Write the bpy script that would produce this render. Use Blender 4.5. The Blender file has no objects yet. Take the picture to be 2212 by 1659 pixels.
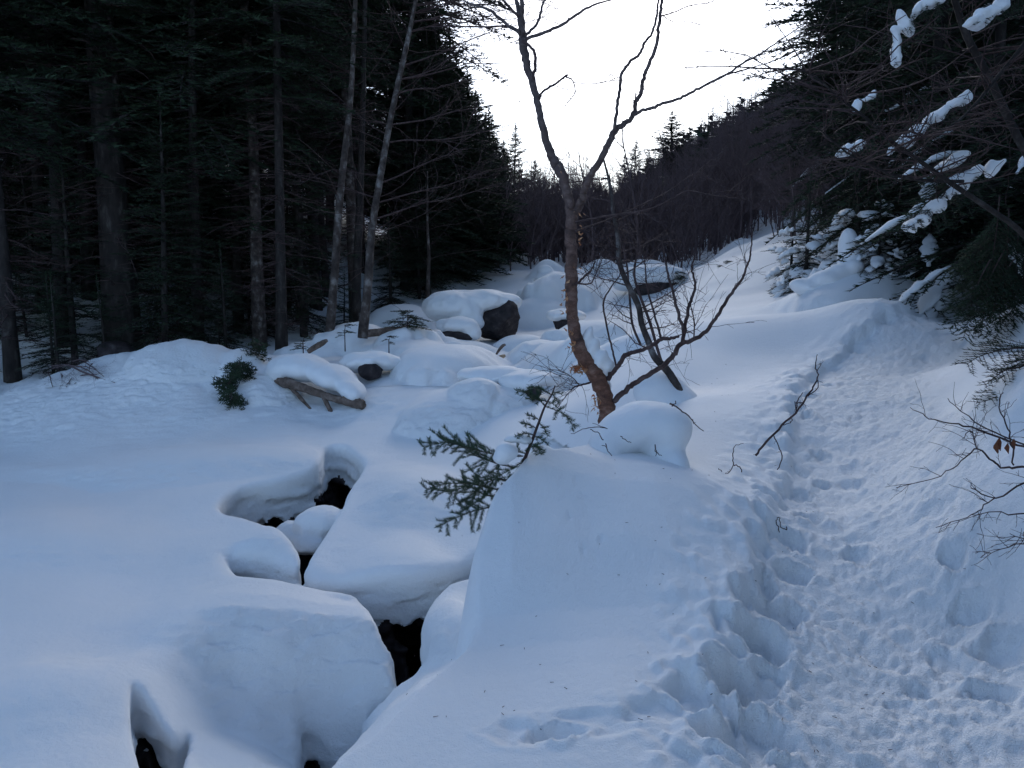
import bpy, math, random
import numpy as np
from mathutils import Vector, Matrix
R = math.radians
rnd = random.Random(7)

# ------------------------------------------------------------------ camera
PITCH = R(7.0)
FPX = 1661.0                      # focal length for a picture 2212 wide
CAM = np.array([0.0, 0.0, 1.6])
scene = bpy.context.scene
col = scene.collection
cam_d = bpy.data.cameras.new('camera')
cam_d.sensor_width = 36.0
cam_d.lens = 36.0 * FPX / 2212.0
cam_d.clip_start = 0.05
cam_d.clip_end = 2000
cam = bpy.data.objects.new('camera', cam_d)
cam.location = CAM
cam.rotation_euler = (math.pi / 2 - PITCH, 0, 0)
col.objects.link(cam)
scene.camera = cam

# ------------------------------------------------------------------ light
SUN_EL, SUN_AZ = R(24.0), R(8.0)      # azimuth measured from +Y towards +X
world = bpy.data.worlds.new('World')
scene.world = world
world.use_nodes = True
nt = world.node_tree
for n in list(nt.nodes):
    nt.nodes.remove(n)
wo = nt.nodes.new('ShaderNodeOutputWorld')
bg = nt.nodes.new('ShaderNodeBackground')
sky = nt.nodes.new('ShaderNodeTexSky')
sky.sky_type = 'NISHITA'
sky.sun_disc = False
sky.sun_elevation = SUN_EL
sky.sun_rotation = SUN_AZ
sky.altitude = 1500
sky.air_density = 1.0
sky.dust_density = 1.2
sky.ozone_density = 1.0
bg.inputs['Strength'].default_value = 0.10
nt.links.new(sky.outputs[0], bg.inputs[0])
nt.links.new(bg.outputs[0], wo.inputs[0])
sun_d = bpy.data.lights.new('sun', 'SUN')
sun_d.energy = 0.85
sun_d.angle = R(45)
sun_d.color = (1.0, 0.99, 0.98)
sun = bpy.data.objects.new('sun', sun_d)
# light travels from the sky ahead towards the camera
sun.rotation_euler = (math.pi / 2 - SUN_EL, 0, math.pi - SUN_AZ)
col.objects.link(sun)
vs = scene.view_settings
vs.view_transform = 'Standard'
vs.look = 'None'
vs.exposure = 1.50
vs.gamma = 1.0
vs.use_curve_mapping = False
scene.cycles.max_bounces = 8
scene.cycles.diffuse_bounces = 5
scene.cycles.use_denoising = True

# ------------------------------------------------------------------ helpers
def ray(px, py):
    u = (px - 1106.0) / FPX
    v = (829.5 - py) / FPX
    return np.array([u, math.cos(PITCH) + v * math.sin(PITCH), -math.sin(PITCH) + v * math.cos(PITCH)])

def at(px, py, d):
    """point seen in direction (px,py) standing d metres ahead"""
    r = ray(px, py)
    return CAM + r * (d / r[1])

def atz(px, py, z):
    r = ray(px, py)
    return CAM + r * ((z - CAM[2]) / r[2])

def ss(a, b, x):
    t = np.clip((x - a) / (b - a), 0, 1)
    return t * t * (3 - 2 * t)

def _h(ix, iy, iz, seed):
    n = (ix.astype(np.int64) * 73856093) ^ (iy.astype(np.int64) * 19349663) ^ (iz.astype(np.int64) * 83492791) ^ (seed * 2654435761 & 0xffffffff)
    n = n & 0xffffffff
    n = ((n ^ (n >> 15)) * 2246822519) & 0xffffffff
    n = ((n ^ (n >> 13)) * 3266489917) & 0xffffffff
    n = n ^ (n >> 16)
    return (n & 0xffffff).astype(np.float32) / float(0xffffff) * 2 - 1

def noise2(x, y, seed=0):
    x0 = np.floor(x); y0 = np.floor(y)
    fx = x - x0; fy = y - y0
    fx = fx * fx * fx * (fx * (fx * 6 - 15) + 10); fy = fy * fy * fy * (fy * (fy * 6 - 15) + 10)
    z = np.zeros_like(x0)
    a = _h(x0, y0, z, seed); b = _h(x0 + 1, y0, z, seed); c = _h(x0, y0 + 1, z, seed); d = _h(x0 + 1, y0 + 1, z, seed)
    return (a * (1 - fx) + b * fx) * (1 - fy) + (c * (1 - fx) + d * fx) * fy

def noise3(x, y, z, seed=0):
    z0 = np.floor(z); fz = z - z0
    fz = fz * fz * (3 - 2 * fz)
    x0 = np.floor(x); y0 = np.floor(y)
    fx = x - x0; fy = y - y0
    fx = fx * fx * (3 - 2 * fx); fy = fy * fy * (3 - 2 * fy)
    out = 0
    for k in (0, 1):
        zz = z0 + k
        a = _h(x0, y0, zz, seed); b = _h(x0 + 1, y0, zz, seed); c = _h(x0, y0 + 1, zz, seed); d = _h(x0 + 1, y0 + 1, zz, seed)
        l = (a * (1 - fx) + b * fx) * (1 - fy) + (c * (1 - fx) + d * fx) * fy
        out = out + l * (fz if k else (1 - fz))
    return out

def fbm2(x, y, sc, oct=3, seed=0):
    o = 0; a = 1.0; f = 1.0 / sc
    for k in range(oct):
        o = o + a * noise2(x * f + 13.7 * k, y * f - 7.1 * k, seed + k)
        a *= 0.5; f *= 2.03
    return o

def fbm3(x, y, z, sc, oct=3, seed=0):
    o = 0; a = 1.0; f = 1.0 / sc
    for k in range(oct):
        o = o + a * noise3(x * f + 13.7 * k, y * f - 7.1 * k, z * f + 3.3 * k, seed + k)
        a *= 0.5; f *= 2.03
    return o

class TPS:
    def __init__(s, P, lam=1e-3):
        P = np.array(P, float); s.X = P[:, :2]; n = len(P)
        K = s.k(s.X, s.X) + lam * np.eye(n)
        A = np.zeros((n + 3, n + 3)); A[:n, :n] = K
        Q = np.c_[np.ones(n), s.X]; A[:n, n:] = Q; A[n:, :n] = Q.T
        s.w = np.linalg.solve(A, np.r_[P[:, 2], 0, 0, 0])
    def k(s, A, B):
        d2 = ((A[:, None, :] - B[None]) ** 2).sum(-1)
        return 0.5 * d2 * np.log(d2 + 1e-9)
    def __call__(s, x, y):
        sh = np.shape(x); X = np.c_[np.ravel(x), np.ravel(y)]; out = np.empty(len(X)); n = len(s.X)
        for i in range(0, len(X), 60000):
            c = X[i:i + 60000]
            out[i:i + 60000] = s.k(c, s.X) @ s.w[:n] + s.w[n] + c @ s.w[n + 1:]
        return out.reshape(sh)

def grid_mesh_tps(t, x0, x1, y0, y1, st):
    """cache of a TPS on a regular grid, read back bilinearly"""
    xs = np.arange(x0, x1 + st, st); ys = np.arange(y0, y1 + st, st)
    X, Y = np.meshgrid(xs, ys, indexing='ij')
    Z = t(X, Y)
    def f(x, y):
        x = np.asarray(x, float); y = np.asarray(y, float)
        i = np.clip((x - x0) / st, 0, len(xs) - 1.001); j = np.clip((y - y0) / st, 0, len(ys) - 1.001)
        i0 = i.astype(int); j0 = j.astype(int); a = i - i0; b = j - j0
        return (Z[i0, j0] * (1 - a) + Z[i0 + 1, j0] * a) * (1 - b) + (Z[i0, j0 + 1] * (1 - a) + Z[i0 + 1, j0 + 1] * a) * b
    return f

def smax(a, b, k):
    h = np.clip(0.5 + 0.5 * (a - b) / k, 0, 1)
    return b * (1 - h) + a * h + k * h * (1 - h)

def smin(a, b, k):
    return -smax(-a, -b, k)

def poly_sd(x, y, poly):
    """signed distance to a closed 2-D polygon, negative inside"""
    P = np.asarray(poly, float); d = np.full(np.shape(x), 1e9); inside = np.zeros(np.shape(x), bool)
    for i in range(len(P)):
        a = P[i]; b = P[(i + 1) % len(P)]; e = b - a
        wx = x - a[0]; wy = y - a[1]
        t = np.clip((wx * e[0] + wy * e[1]) / (e @ e + 1e-12), 0, 1)
        d = np.minimum(d, (wx - e[0] * t) ** 2 + (wy - e[1] * t) ** 2)
        c = ((a[1] > y) != (b[1] > y))
        xi = a[0] + (y - a[1]) * e[0] / (e[1] if abs(e[1]) > 1e-12 else 1e-12)
        inside ^= c & (x < xi)
    d = np.sqrt(d)
    return np.where(inside, -d, d)

def line_sd(x, y, line):
    """signed distance to an open polyline, positive on its left side; also the run along it"""
    P = np.asarray(line, float); best = np.full(np.shape(x), 1e18); sg = np.ones(np.shape(x)); run = np.zeros(np.shape(x)); acc = 0
    for i in range(len(P) - 1):
        a = P[i]; e = P[i + 1] - a; L = np.hypot(*e)
        wx = x - a[0]; wy = y - a[1]
        t = (wx * e[0] + wy * e[1]) / (L * L)
        tc = np.clip(t, 0, 1)
        dd = (wx - e[0] * tc) ** 2 + (wy - e[1] * tc) ** 2
        cr = e[0] * wy - e[1] * wx
        m = dd < best - 1e-12
        sg = np.where(m, np.sign(cr), sg); run = np.where(m, acc + tc * L, run); best = np.minimum(best, dd); acc += L
    return np.sqrt(best) * sg, run

def smooth_line(P, n=6, closed=False):
    P = [np.asarray(p, float) for p in P]
    out = []; N = len(P)
    for i in range(N if closed else N - 1):
        if closed:
            a, b, c, d = P[(i - 1) % N], P[i], P[(i + 1) % N], P[(i + 2) % N]
        else:
            a = P[max(i - 1, 0)]; b = P[i]; c = P[i + 1]; d = P[min(i + 2, N - 1)]
        for k in range(n):
            t = k / n
            out.append(0.5 * (2 * b + (c - a) * t + (2 * a - 5 * b + 4 * c - d) * t * t + (3 * b - a - 3 * c + d) * t ** 3))
    if not closed:
        out.append(P[-1])
    return out

# ------------------------------------------------------------------ materials
def new_mat(name, base, rough=0.8, spec=0.3):
    m = bpy.data.materials.new(name); m.use_nodes = True
    b = m.node_tree.nodes['Principled BSDF']
    b.inputs['Base Color'].default_value = (*base, 1)
    b.inputs['Roughness'].default_value = rough
    b.inputs['Specular IOR Level'].default_value = spec
    return m, m.node_tree, b

def noise_node(t, sc, det=4, rough=0.55, coord='Object', stretch=None):
    tc = t.nodes.new('ShaderNodeTexCoord')
    n = t.nodes.new('ShaderNodeTexNoise'); n.inputs['Scale'].default_value = sc
    n.inputs['Detail'].default_value = det; n.inputs['Roughness'].default_value = rough
    if stretch:
        mp = t.nodes.new('ShaderNodeMapping'); mp.inputs['Scale'].default_value = stretch
        t.links.new(tc.outputs[coord], mp.inputs[0]); t.links.new(mp.outputs[0], n.inputs['Vector'])
    else:
        t.links.new(tc.outputs[coord], n.inputs['Vector'])
    return n

def ramp(t, src, stops):
    r = t.nodes.new('ShaderNodeValToRGB')
    while len(r.color_ramp.elements) < len(stops):
        r.color_ramp.elements.new(0.5)
    for e, (p, c) in zip(r.color_ramp.elements, stops):
        e.position = p; e.color = (*c, 1)
    t.links.new(src, r.inputs[0])
    return r

def bump(t, b, hs, strength, dist):
    bp = t.nodes.new('ShaderNodeBump'); bp.inputs['Strength'].default_value = strength; bp.inputs['Distance'].default_value = dist
    t.links.new(hs, bp.inputs['Height']); t.links.new(bp.outputs[0], b.inputs['Normal'])
    return bp

def add_math(t, a, wa, b_, wb):
    m1 = t.nodes.new('ShaderNodeMath'); m1.operation = 'MULTIPLY'; m1.inputs[1].default_value = wa; t.links.new(a, m1.inputs[0])
    m2 = t.nodes.new('ShaderNodeMath'); m2.operation = 'MULTIPLY_ADD'; m2.inputs[1].default_value = wb
    t.links.new(b_, m2.inputs[0]); t.links.new(m1.outputs[0], m2.inputs[2])
    return m2.outputs[0]

def mat_snow(name, s1, s2, st, attr=False):
    m, t, b = new_mat(name, (0.84, 0.86, 0.87), 0.75, 0.25)
    n1 = noise_node(t, 26, 4); n2 = noise_node(t, 170, 2)
    c = noise_node(t, 0.9, 3)
    r = ramp(t, c.outputs[0], [(0.3, (0.80, 0.83, 0.85)), (0.7, (0.86, 0.87, 0.88))])
    t.links.new(r.outputs[0], b.inputs['Base Color'])
    h = add_math(t, n1.outputs[0], s1, n2.outputs[0], s2)
    bp = bump(t, b, h, st, 0.03)
    if attr:                       # 'rough': how broken the snow surface is, stored per vertex
        at_ = t.nodes.new('ShaderNodeAttribute'); at_.attribute_name = 'rough'
        mr = t.nodes.new('ShaderNodeMapRange'); mr.inputs[3].default_value = 0.40; mr.inputs[4].default_value = 0.75
        t.links.new(at_.outputs['Fac'], mr.inputs[0]); t.links.new(mr.outputs[0], bp.inputs['Strength'])
    return m

M = {}
M['snow'] = mat_snow('snow', 0.55, 0.22, 0.34)
M['snow_rough'] = mat_snow('crusted_snow', 0.75, 0.4, 0.5, True)

def mat_grain(name, stops, sc, rough, bs, bd, stretch=None, spec=0.2):
    m, t, b = new_mat(name, stops[0][1], rough, spec)
    n = noise_node(t, sc, 5, 0.6, stretch=stretch)
    r = ramp(t, n.outputs[0], stops)
    t.links.new(r.outputs[0], b.inputs['Base Color'])
    bump(t, b, n.outputs[0], bs, bd)
    return m

M['rock'] = mat_grain('dark_rock_and_hollow_shade', [(0.3, (0.014, 0.012, 0.014)), (0.55, (0.04, 0.032, 0.033)), (0.75, (0.10, 0.085, 0.082))], 5, 0.65, 0.9, 0.05)  # boulder rock; also blackens the shaded hollows and caves
M['bark_dark'] = mat_grain('conifer_bark', [(0.3, (0.015, 0.013, 0.013)), (0.55, (0.034, 0.029, 0.027)), (0.75, (0.085, 0.078, 0.074))], 9, 0.9, 0.8, 0.02, (1, 1, 0.35))
M['bark_pale'] = mat_grain('pale_lichen_bark', [(0.35, (0.03, 0.024, 0.022)), (0.52, (0.07, 0.056, 0.05)), (0.68, (0.20, 0.185, 0.175))], 7, 0.9, 0.7, 0.02, (1, 1, 0.8))
def mat_birch():
    m, t, b = new_mat('birch_bark', (0.15, 0.08, 0.06), 0.75, 0.25)
    n = noise_node(t, 11, 7, 0.7, stretch=(1.0, 1.0, 1.5)); n2 = noise_node(t, 3.2, 3)
    lo = ramp(t, n.outputs[0], [(0.30, (0.045, 0.025, 0.020)), (0.5, (0.15, 0.075, 0.052)), (0.70, (0.28, 0.17, 0.13))])
    hi = ramp(t, n.outputs[0], [(0.28, (0.04, 0.031, 0.03)), (0.5, (0.095, 0.072, 0.068)), (0.72, (0.18, 0.145, 0.135))])
    tc = t.nodes.new('ShaderNodeTexCoord'); sp = t.nodes.new('ShaderNodeSeparateXYZ'); t.links.new(tc.outputs['Object'], sp.inputs[0])
    ad = add_math(t, sp.outputs[2], 1.0, n2.outputs[0], 1.3)          # reddish foot, greyer bark higher up the stem
    mr = t.nodes.new('ShaderNodeMapRange'); mr.inputs[1].default_value = 1.4; mr.inputs[2].default_value = 3.2; t.links.new(ad, mr.inputs[0])
    mx = t.nodes.new('ShaderNodeMix'); mx.data_type = 'RGBA'; t.links.new(mr.outputs[0], mx.inputs[0]); t.links.new(lo.outputs[0], mx.inputs[6]); t.links.new(hi.outputs[0], mx.inputs[7])
    t.links.new(mx.outputs[2], b.inputs['Base Color']); bump(t, b, n.outputs[0], 0.5, 0.006)
    return m
M['birch'] = mat_birch()
M['limb'] = mat_grain('dark_limb_bark', [(0.25, (0.028, 0.018, 0.018)), (0.5, (0.07, 0.046, 0.044)), (0.75, (0.13, 0.095, 0.09))], 12, 0.85, 0.8, 0.006)
M['birch_top'] = mat_grain('grey_birch_bark', [(0.25, (0.06, 0.045, 0.042)), (0.5, (0.13, 0.095, 0.09)), (0.75, (0.22, 0.17, 0.16))], 14, 0.8, 0.8, 0.006, (0.6, 0.6, 4))
M['peel'] = mat_grain('peeling_bark', [(0.3, (0.32, 0.09, 0.035)), (0.7, (0.58, 0.38, 0.22))], 20, 0.8, 0.3, 0.004)
M['twig'] = mat_grain('twig_bark', [(0.3, (0.035, 0.022, 0.022)), (0.7, (0.10, 0.068, 0.066))], 10, 0.85, 0.2, 0.004)
M['twig_far'] = mat_grain('brush_twigs', [(0.3, (0.085, 0.062, 0.066)), (0.7, (0.16, 0.12, 0.125))], 3, 0.9, 0.0, 0.004)
M['wood'] = mat_grain('weathered_wood', [(0.3, (0.06, 0.045, 0.035)), (0.55, (0.16, 0.12, 0.10)), (0.75, (0.27, 0.22, 0.19))], 12, 0.9, 0.9, 0.012, (1, 1, 1))
M['raw_wood'] = mat_grain('broken_wood', [(0.3, (0.30, 0.20, 0.12)), (0.7, (0.5, 0.38, 0.25))], 12, 0.9, 0.4, 0.01)
M['needles'] = mat_grain('fir_needles', [(0.3, (0.016, 0.030, 0.018)), (0.7, (0.042, 0.065, 0.036))], 1.3, 0.75, 0.0, 0.01, spec=0.15)
M['needles_near'] = mat_grain('young_fir_needles', [(0.3, (0.020, 0.050, 0.030)), (0.7, (0.055, 0.095, 0.05))], 18, 0.6, 0.0, 0.01)
M['leaf'] = mat_grain('dead_leaf', [(0.3, (0.11, 0.035, 0.02)), (0.7, (0.25, 0.10, 0.05))], 60, 0.8, 0.2, 0.002)
mw, tw, bw = new_mat('stream_water', (0.006, 0.007, 0.009), 0.12, 0.5)
nw = noise_node(tw, 7, 3); bump(tw, bw, nw.outputs[0], 0.3, 0.02)
M['water'] = mw

# ------------------------------------------------------------------ mesh building
class MB:
    """collects tubes, blades and raw pieces for ONE mesh object"""
    def __init__(s):
        s.v = []; s.q = []; s.t = []; s.n = 0
    def raw(s, v, quads=None, tris=None):
        v = np.asarray(v, np.float32).reshape(-1, 3)
        if quads is not None and len(quads): s.q.append(np.asarray(quads, np.int64) + s.n)
        if tris is not None and len(tris): s.t.append(np.asarray(tris, np.int64) + s.n)
        s.v.append(v); s.n += len(v)
    def tube(s, P, r, sides=6, cap=True, rough=0.0, seed=0):
        P = np.asarray(P, float); n = len(P)
        r = np.full(n, r) if np.isscalar(r) else np.asarray(r, float)
        T = np.gradient(P, axis=0); T /= np.linalg.norm(T, axis=1)[:, None] + 1e-12
        a = np.array([0, 0, 1.0]) if abs(T[0][2]) < 0.9 else np.array([1.0, 0, 0])
        N = np.cross(T, a); N /= np.linalg.norm(N, axis=1)[:, None] + 1e-12
        for i in range(1, n):
            if N[i] @ N[i - 1] < 0: N[i] = -N[i]
        B = np.cross(T, N)
        th = np.arange(sides) * 2 * math.pi / sides
        rr = r[:, None] * np.ones((n, sides))
        if rough:
            g = np.random.RandomState(seed)
            rr = rr * (1 + rough * (g.rand(n, sides) - 0.5) * 2)
        V = P[:, None, :] + rr[..., None] * (np.cos(th)[None, :, None] * N[:, None, :] + np.sin(th)[None, :, None] * B[:, None, :])
        i = np.arange(n - 1)[:, None] * sides; j = np.arange(sides)[None]; k = (j + 1) % sides
        Q = np.stack([i + j, i + k, i + sides + k, i + sides + j], -1).reshape(-1, 4)
        V = V.reshape(-1, 3)
        tr = []
        if cap:
            V = np.r_[V, P[:1], P[-1:]]; c0 = n * sides; c1 = c0 + 1
            for q in range(sides):
                tr.append((c0, (q + 1) % sides, q)); tr.append((c1, (n - 1) * sides + q, (n - 1) * sides + (q + 1) % sides))
        s.raw(V, Q, tr)
    def mesh(s, name, mat, smooth=True):
        me = bpy.data.meshes.new(name)
        V = np.concatenate(s.v) if s.v else np.zeros((0, 3), np.float32)
        Q = np.concatenate(s.q) if s.q else np.zeros((0, 4), np.int64)
        T = np.concatenate(s.t) if s.t else np.zeros((0, 3), np.int64)
        me.vertices.add(len(V)); me.vertices.foreach_set('co', V.astype(np.float32).ravel())
        nl = Q.size + T.size
        me.loops.add(nl); me.loops.foreach_set('vertex_index', np.r_[Q.ravel(), T.ravel()].astype(np.int32))
        me.polygons.add(len(Q) + len(T))
        me.polygons.foreach_set('loop_start', np.r_[np.arange(len(Q)) * 4, Q.size + np.arange(len(T)) * 3].astype(np.int32))
        me.update(calc_edges=True)
        me.validate()
        me.polygons.foreach_set('use_smooth', np.full(len(me.polygons), bool(smooth)))
        me.materials.append(mat)
        return me
    def build(s, name, mat, parent=None, smooth=True):
        o = bpy.data.objects.new(name, s.mesh(name, mat, smooth)); col.objects.link(o)
        if parent: o.parent = parent
        return o

def tag(o, label=None, cat=None, group=None, kind=None):
    if label: o['label'] = label
    if cat: o['category'] = cat
    if group: o['group'] = group
    if kind: o['kind'] = kind
    return o

def empty(name, loc=(0, 0, 0), rz=0.0, label=None, cat=None, group=None, kind=None):
    o = bpy.data.objects.new(name, None); o.location = tuple(float(c) for c in loc); o.rotation_euler = (0, 0, rz)
    o.empty_display_size = 0.1
    col.objects.link(o); tag(o, label, cat, group, kind)
    return o

def copy_tree(o, kids, parent=None):
    c = o.copy(); col.objects.link(c); c.parent = parent
    for k, sub in kids:
        copy_tree(k, sub, c)
    return c
# ------------------------------------------------------------------ terrain heights
def hill(x, y):
    xc = 0.06 * y
    fl = 0.6 + 0.068 * (y - 14) + 0.9 * ss(14, 26, y)
    L = np.maximum(0, (xc - x) - 6.5); Rr = np.maximum(0, (x - xc) - 5.0)
    g = fl + 0.56 * (np.sqrt(L * L + 1) - 1) + 0.50 * (np.sqrt(Rr * Rr + 1) - 1)
    g = g + 0.5 * fbm2(x, y, 9.0, 2, 5) * ss(14, 30, y)
    g = g + 3.6 * ss(32, 72, y) * ss(2, 14, x - xc)
    return g

def pts(zl=(), dl=(), wl=()):
    o = [atz(*p) for p in zl] + [at(*p) for p in dl] + [np.array(p, float) for p in wl]
    return [tuple(p) for p in o]

hl = []
for yy in (26, 32, 40, 55):
    for xx in (-40, -25, -15, -8, 0, 4, 8, 15, 25, 40):
        hl.append((xx, yy, float(hill(np.array(float(xx)), np.array(float(yy))))))

R_pts = pts(
    zl=[(690, 1659, -.02), (1000, 1659, 0.0), (1300, 1659, 0.03), (1500, 1659, 0.0), (1900, 1659, -.03), (2212, 1659, .02),
        (1300, 1500, 0.06), (1550, 1450, 0.05), (1900, 1400, 0.04), (2212, 1350, .15), (1100, 1500, .03),
        (1200, 962, .71), (1160, 972, .68), (1290, 994, .60), (1120, 1022, .6), (1085, 1066, .52), (1048, 1180, .31), (1024, 1300, .13),
        (930, 1450, .02), (1080, 1200, .30), (1080, 1330, .10), (1215, 1050, .53), (1250, 1140, .38), (1340, 1060, .50), (1250, 1300, .15), (1400, 1150, .37), (1380, 1250, .22), (1480, 1180, .31), (1390, 1020, .57), (1510, 1040, .50),
        (1600, 1060, .40), (1560, 1200, .27), (1600, 1330, .15),
        (1800, 1200, .2), (1900, 1050, .38), (1850, 950, .5), (1850, 860, .68), (1850, 800, .8), (2000, 760, .95), (2060, 738, 1.05),
        (2212, 1100, .55), (2150, 950, .78), (2212, 850, 1.0), (2100, 850, .85),
        (1700, 900, .58), (1600, 820, .70), (1700, 760, .88), (1900, 720, 1.03), (1700, 684, 1.26), (1900, 676, 1.3), (2040, 660, 1.38),
        (1550, 706, 1.13), (1480, 760, .88), (1500, 850, .65), (1400, 880, .5), (1340, 905, .5)],
    dl=[(1900, 640, 14), (1760, 632, 13), (2100, 640, 13), (2190, 700, 10), (1640, 650, 15), (2212, 560, 16)],
    wl=[(0, 0, -.15), (-1.5, 0, -.25), (2, 0, -.05), (0, -3, -.4), (3, -3, .1), (4, 2, .8), (5, 4, 1.6), (8, 7, 2.4), (12, 10, 3.6), (20, 14, 6), (6, 13, 1.8), (10, 16, 3.4),
        (5, 18, 1.9), (-6, -3, -.5), (0.3, 8, .2), (0, 12, .1), (1.0, 16, .7), (0, 20, 1.0), (-5, 15, .2)]) + hl
L_pts = pts(
    zl=[(0, 1659, -1.0), (200, 1600, -1.0), (265, 1500, -.97), (0, 1400, -.9), (0, 1200, -.75), (0, 1000, -.55), (0, 935, -.4), (300, 1500, -1.0), (300, 1300, -.9), (300, 1100, -.7),
        (300, 950, -.42), (600, 965, -.45), (560, 1090, -.64), (430, 1200, -.8), (450, 1350, -.88), (600, 1280, -.86), (750, 1305, -.92),
        (825, 1380, -1.0), (600, 1360, -.93), (600, 1430, -1.10), (600, 1500, -1.32), (750, 1400, -1.04), (760, 1470, -1.26), (840, 1445, -1.16), (400, 1480, -1.12), (480, 1560, -1.42), (550, 1650, -1.60), (650, 1640, -1.72), (690, 1560, -1.52), (450, 1380, -.95), (770, 1540, -1.44), (690, 1015, -.5),
        (760, 1060, -.58), (900, 1100, -.6), (850, 1200, -.78), (720, 1210, -.8), (1000, 1150, -.68), (950, 1050, -.5), (900, 965, -.36),
        (760, 960, -.38), (800, 1236, -.86), (950, 1225, -.82), (960, 1340, -.95), (990, 1290, -.88), (860, 1500, -1.0), (780, 1600, -1.15),
        (1100, 1000, -.3), (1200, 930, 0.0), (1000, 930, -.22), (1100, 870, .05), (900, 905, -.15)],
    dl=[(300, 870, 11.2), (450, 900, 10.8), (150, 900, 10.8), (0, 860, 11.6), (620, 910, 10.8), (700, 908, 10.9), (790, 895, 10.9), (580, 860, 11.6), (700, 850, 12.0), (800, 860, 11.4), (230, 785, 12.3), (400, 768, 12.4), (470, 775, 12.6), (640, 800, 12.9), (560, 800, 12.9), (860, 850, 11.6), (780, 790, 13), (900, 800, 13),
        (1150, 790, 14), (1000, 810, 13), (1250, 850, 11.5), (1000, 745, 17), (900, 740, 17), (1100, 730, 18), (1070, 700, 20), (1200, 700, 20),
        (1300, 650, 22), (1180, 610, 25), (1400, 600, 26), (1600, 577, 28), (1500, 650, 21), (1400, 700, 16.5), (1400, 790, 12), (1640, 640, 20),
        (1330, 880, 9), (1450, 840, 10), (700, 745, 17), (850, 705, 19), (250, 765, 15), (0, 800, 14), (1250, 760, 15), (1500, 760, 13)],
    wl=[(-4, 1, -1.3), (-8, 2, -1.1), (-14, 6, -.3), (-14, 12, 1.2), (-20, 16, 4.4), (-15, 25, 5.6), (-11, 15, 1.3), (-8, 18, 1.5), (2, 3, -1.2), (3, 6, -.6), (6, 8, .3), (6, 14, 1.3),
        (-4, 22, 1.3), (-10, 22, 3.2), (0, -4, -1.2), (4, 18, 1.2), (10, 20, 4), (-30, 10, 6)]) + hl
fR = grid_mesh_tps(TPS(R_pts, 2e-3), -45, 45, -6, 60, 0.2)
fL = grid_mesh_tps(TPS(L_pts, 2e-3), -45, 45, -6, 60, 0.2)

# rim of the near bank (plan), from beside the camera round the left of the mound and on behind it
edge = [(-1.6, -4), (-1.5, -1), (-1.15, 1.2)] + [tuple(atz(*p)[:2]) for p in
        [(700, 1676, -.02), (802, 1600, -.01), (884, 1522, .0), (928, 1474, .02), (1036, 1352, .1), (1038, 1262, .2), (1042, 1180, .31), (1062, 1120, .42), (1082, 1062, .52), (1122, 1012, .62), (1165, 970, .68), (1215, 966, .69)]]
edge += [(0.62, 5.0), (1.05, 5.35), (1.35, 6.3), (1.7, 8.0), (2.2, 10.5), (3.0, 13.5), (4.2, 17), (6, 22), (9, 30), (14, 45)]
edge = [tuple(p) for p in smooth_line(edge, 4)]
trail = [(0.9, -3), (1.1, 0), (1.28, 1.5), (1.36, 2.5), (1.5, 3.1), (1.95, 4.0), (2.3, 4.8), (2.65, 5.7), (3.2, 7.0), (3.75, 7.9), (4.7, 8.7), (6.0, 9.4), (8, 10)]
trail = [tuple(p) for p in smooth_line(trail, 4)]

# post-holes and dents: px, py, z guess, radius x, radius y, depth
HOLES = [(1570, 1365, .08, .075, .09, .13), (1610, 1470, .02, .13, .12, .17), (1500, 1500, .03, .12, .10, .15), (1655, 1212, .25, .06, .08, .12), (1690, 1265, .2, .10, .11, .15),
         (1705, 1130, .3, .09, .10, .14), (1745, 1085, .33, .08, .10, .12), (1640, 1080, .4, .035, .04, .05), (1660, 1180, .3, .03, .05, .06), (1700, 1290, .18, .06, .09, .1),
         (1560, 1590, 0, .12, .10, .16), (1640, 1560, 0, .14, .10, .12), (1650, 1390, .05, .12, .10, .14), (1720, 1200, .22, .10, .09, .12), (1480, 1112, .48, .07, .05, .03),
         (1200, 1605, .0, .09, .05, .09), (1290, 1578, .02, .16, .08, .04), (1140, 1600, .0, .13, .07, .05), (1440, 1560, .0, .15, .08, .05), (1690, 1020, .38, .03, .04, .04),
         (1780, 1010, .4, .05, .07, .09), (1765, 960, .45, .05, .07, .09), (1745, 900, .55, .05, .08, .09), (1755, 850, .66, .06, .09, .09), (1790, 815, .76, .07, .10, .10), (1900, 738, .98, .05, .08, .05),
         (1840, 800, .8, .12, .1, .07), (1860, 1210, .15, .07, .08, .09), (2060, 1195, .3, .06, .08, .09), (2110, 1240, .3, .08, .08, .09), (2180, 1290, .3, .10, .10, .12), (2150, 1390, .2, .08, .07, .08), (1245, 1012, .62, .022, .02, .02), (1258, 1030, .6, .022, .02, .02), (1230, 1052, .58, .02, .02, .02), (1300, 1100, .5, .02, .02, .02), (1262, 1108, .5, .02, .02, .02),
         (1590, 1255, .22, .03, .05, .05), (1630, 1330, .14, .07, .06, .1), (1540, 1440, .05, .05, .05, .08)]
HOLES = [(*atz(a, b, z)[:2], rx, ry, dp) for a, b, z, rx, ry, dp in HOLES]
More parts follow.
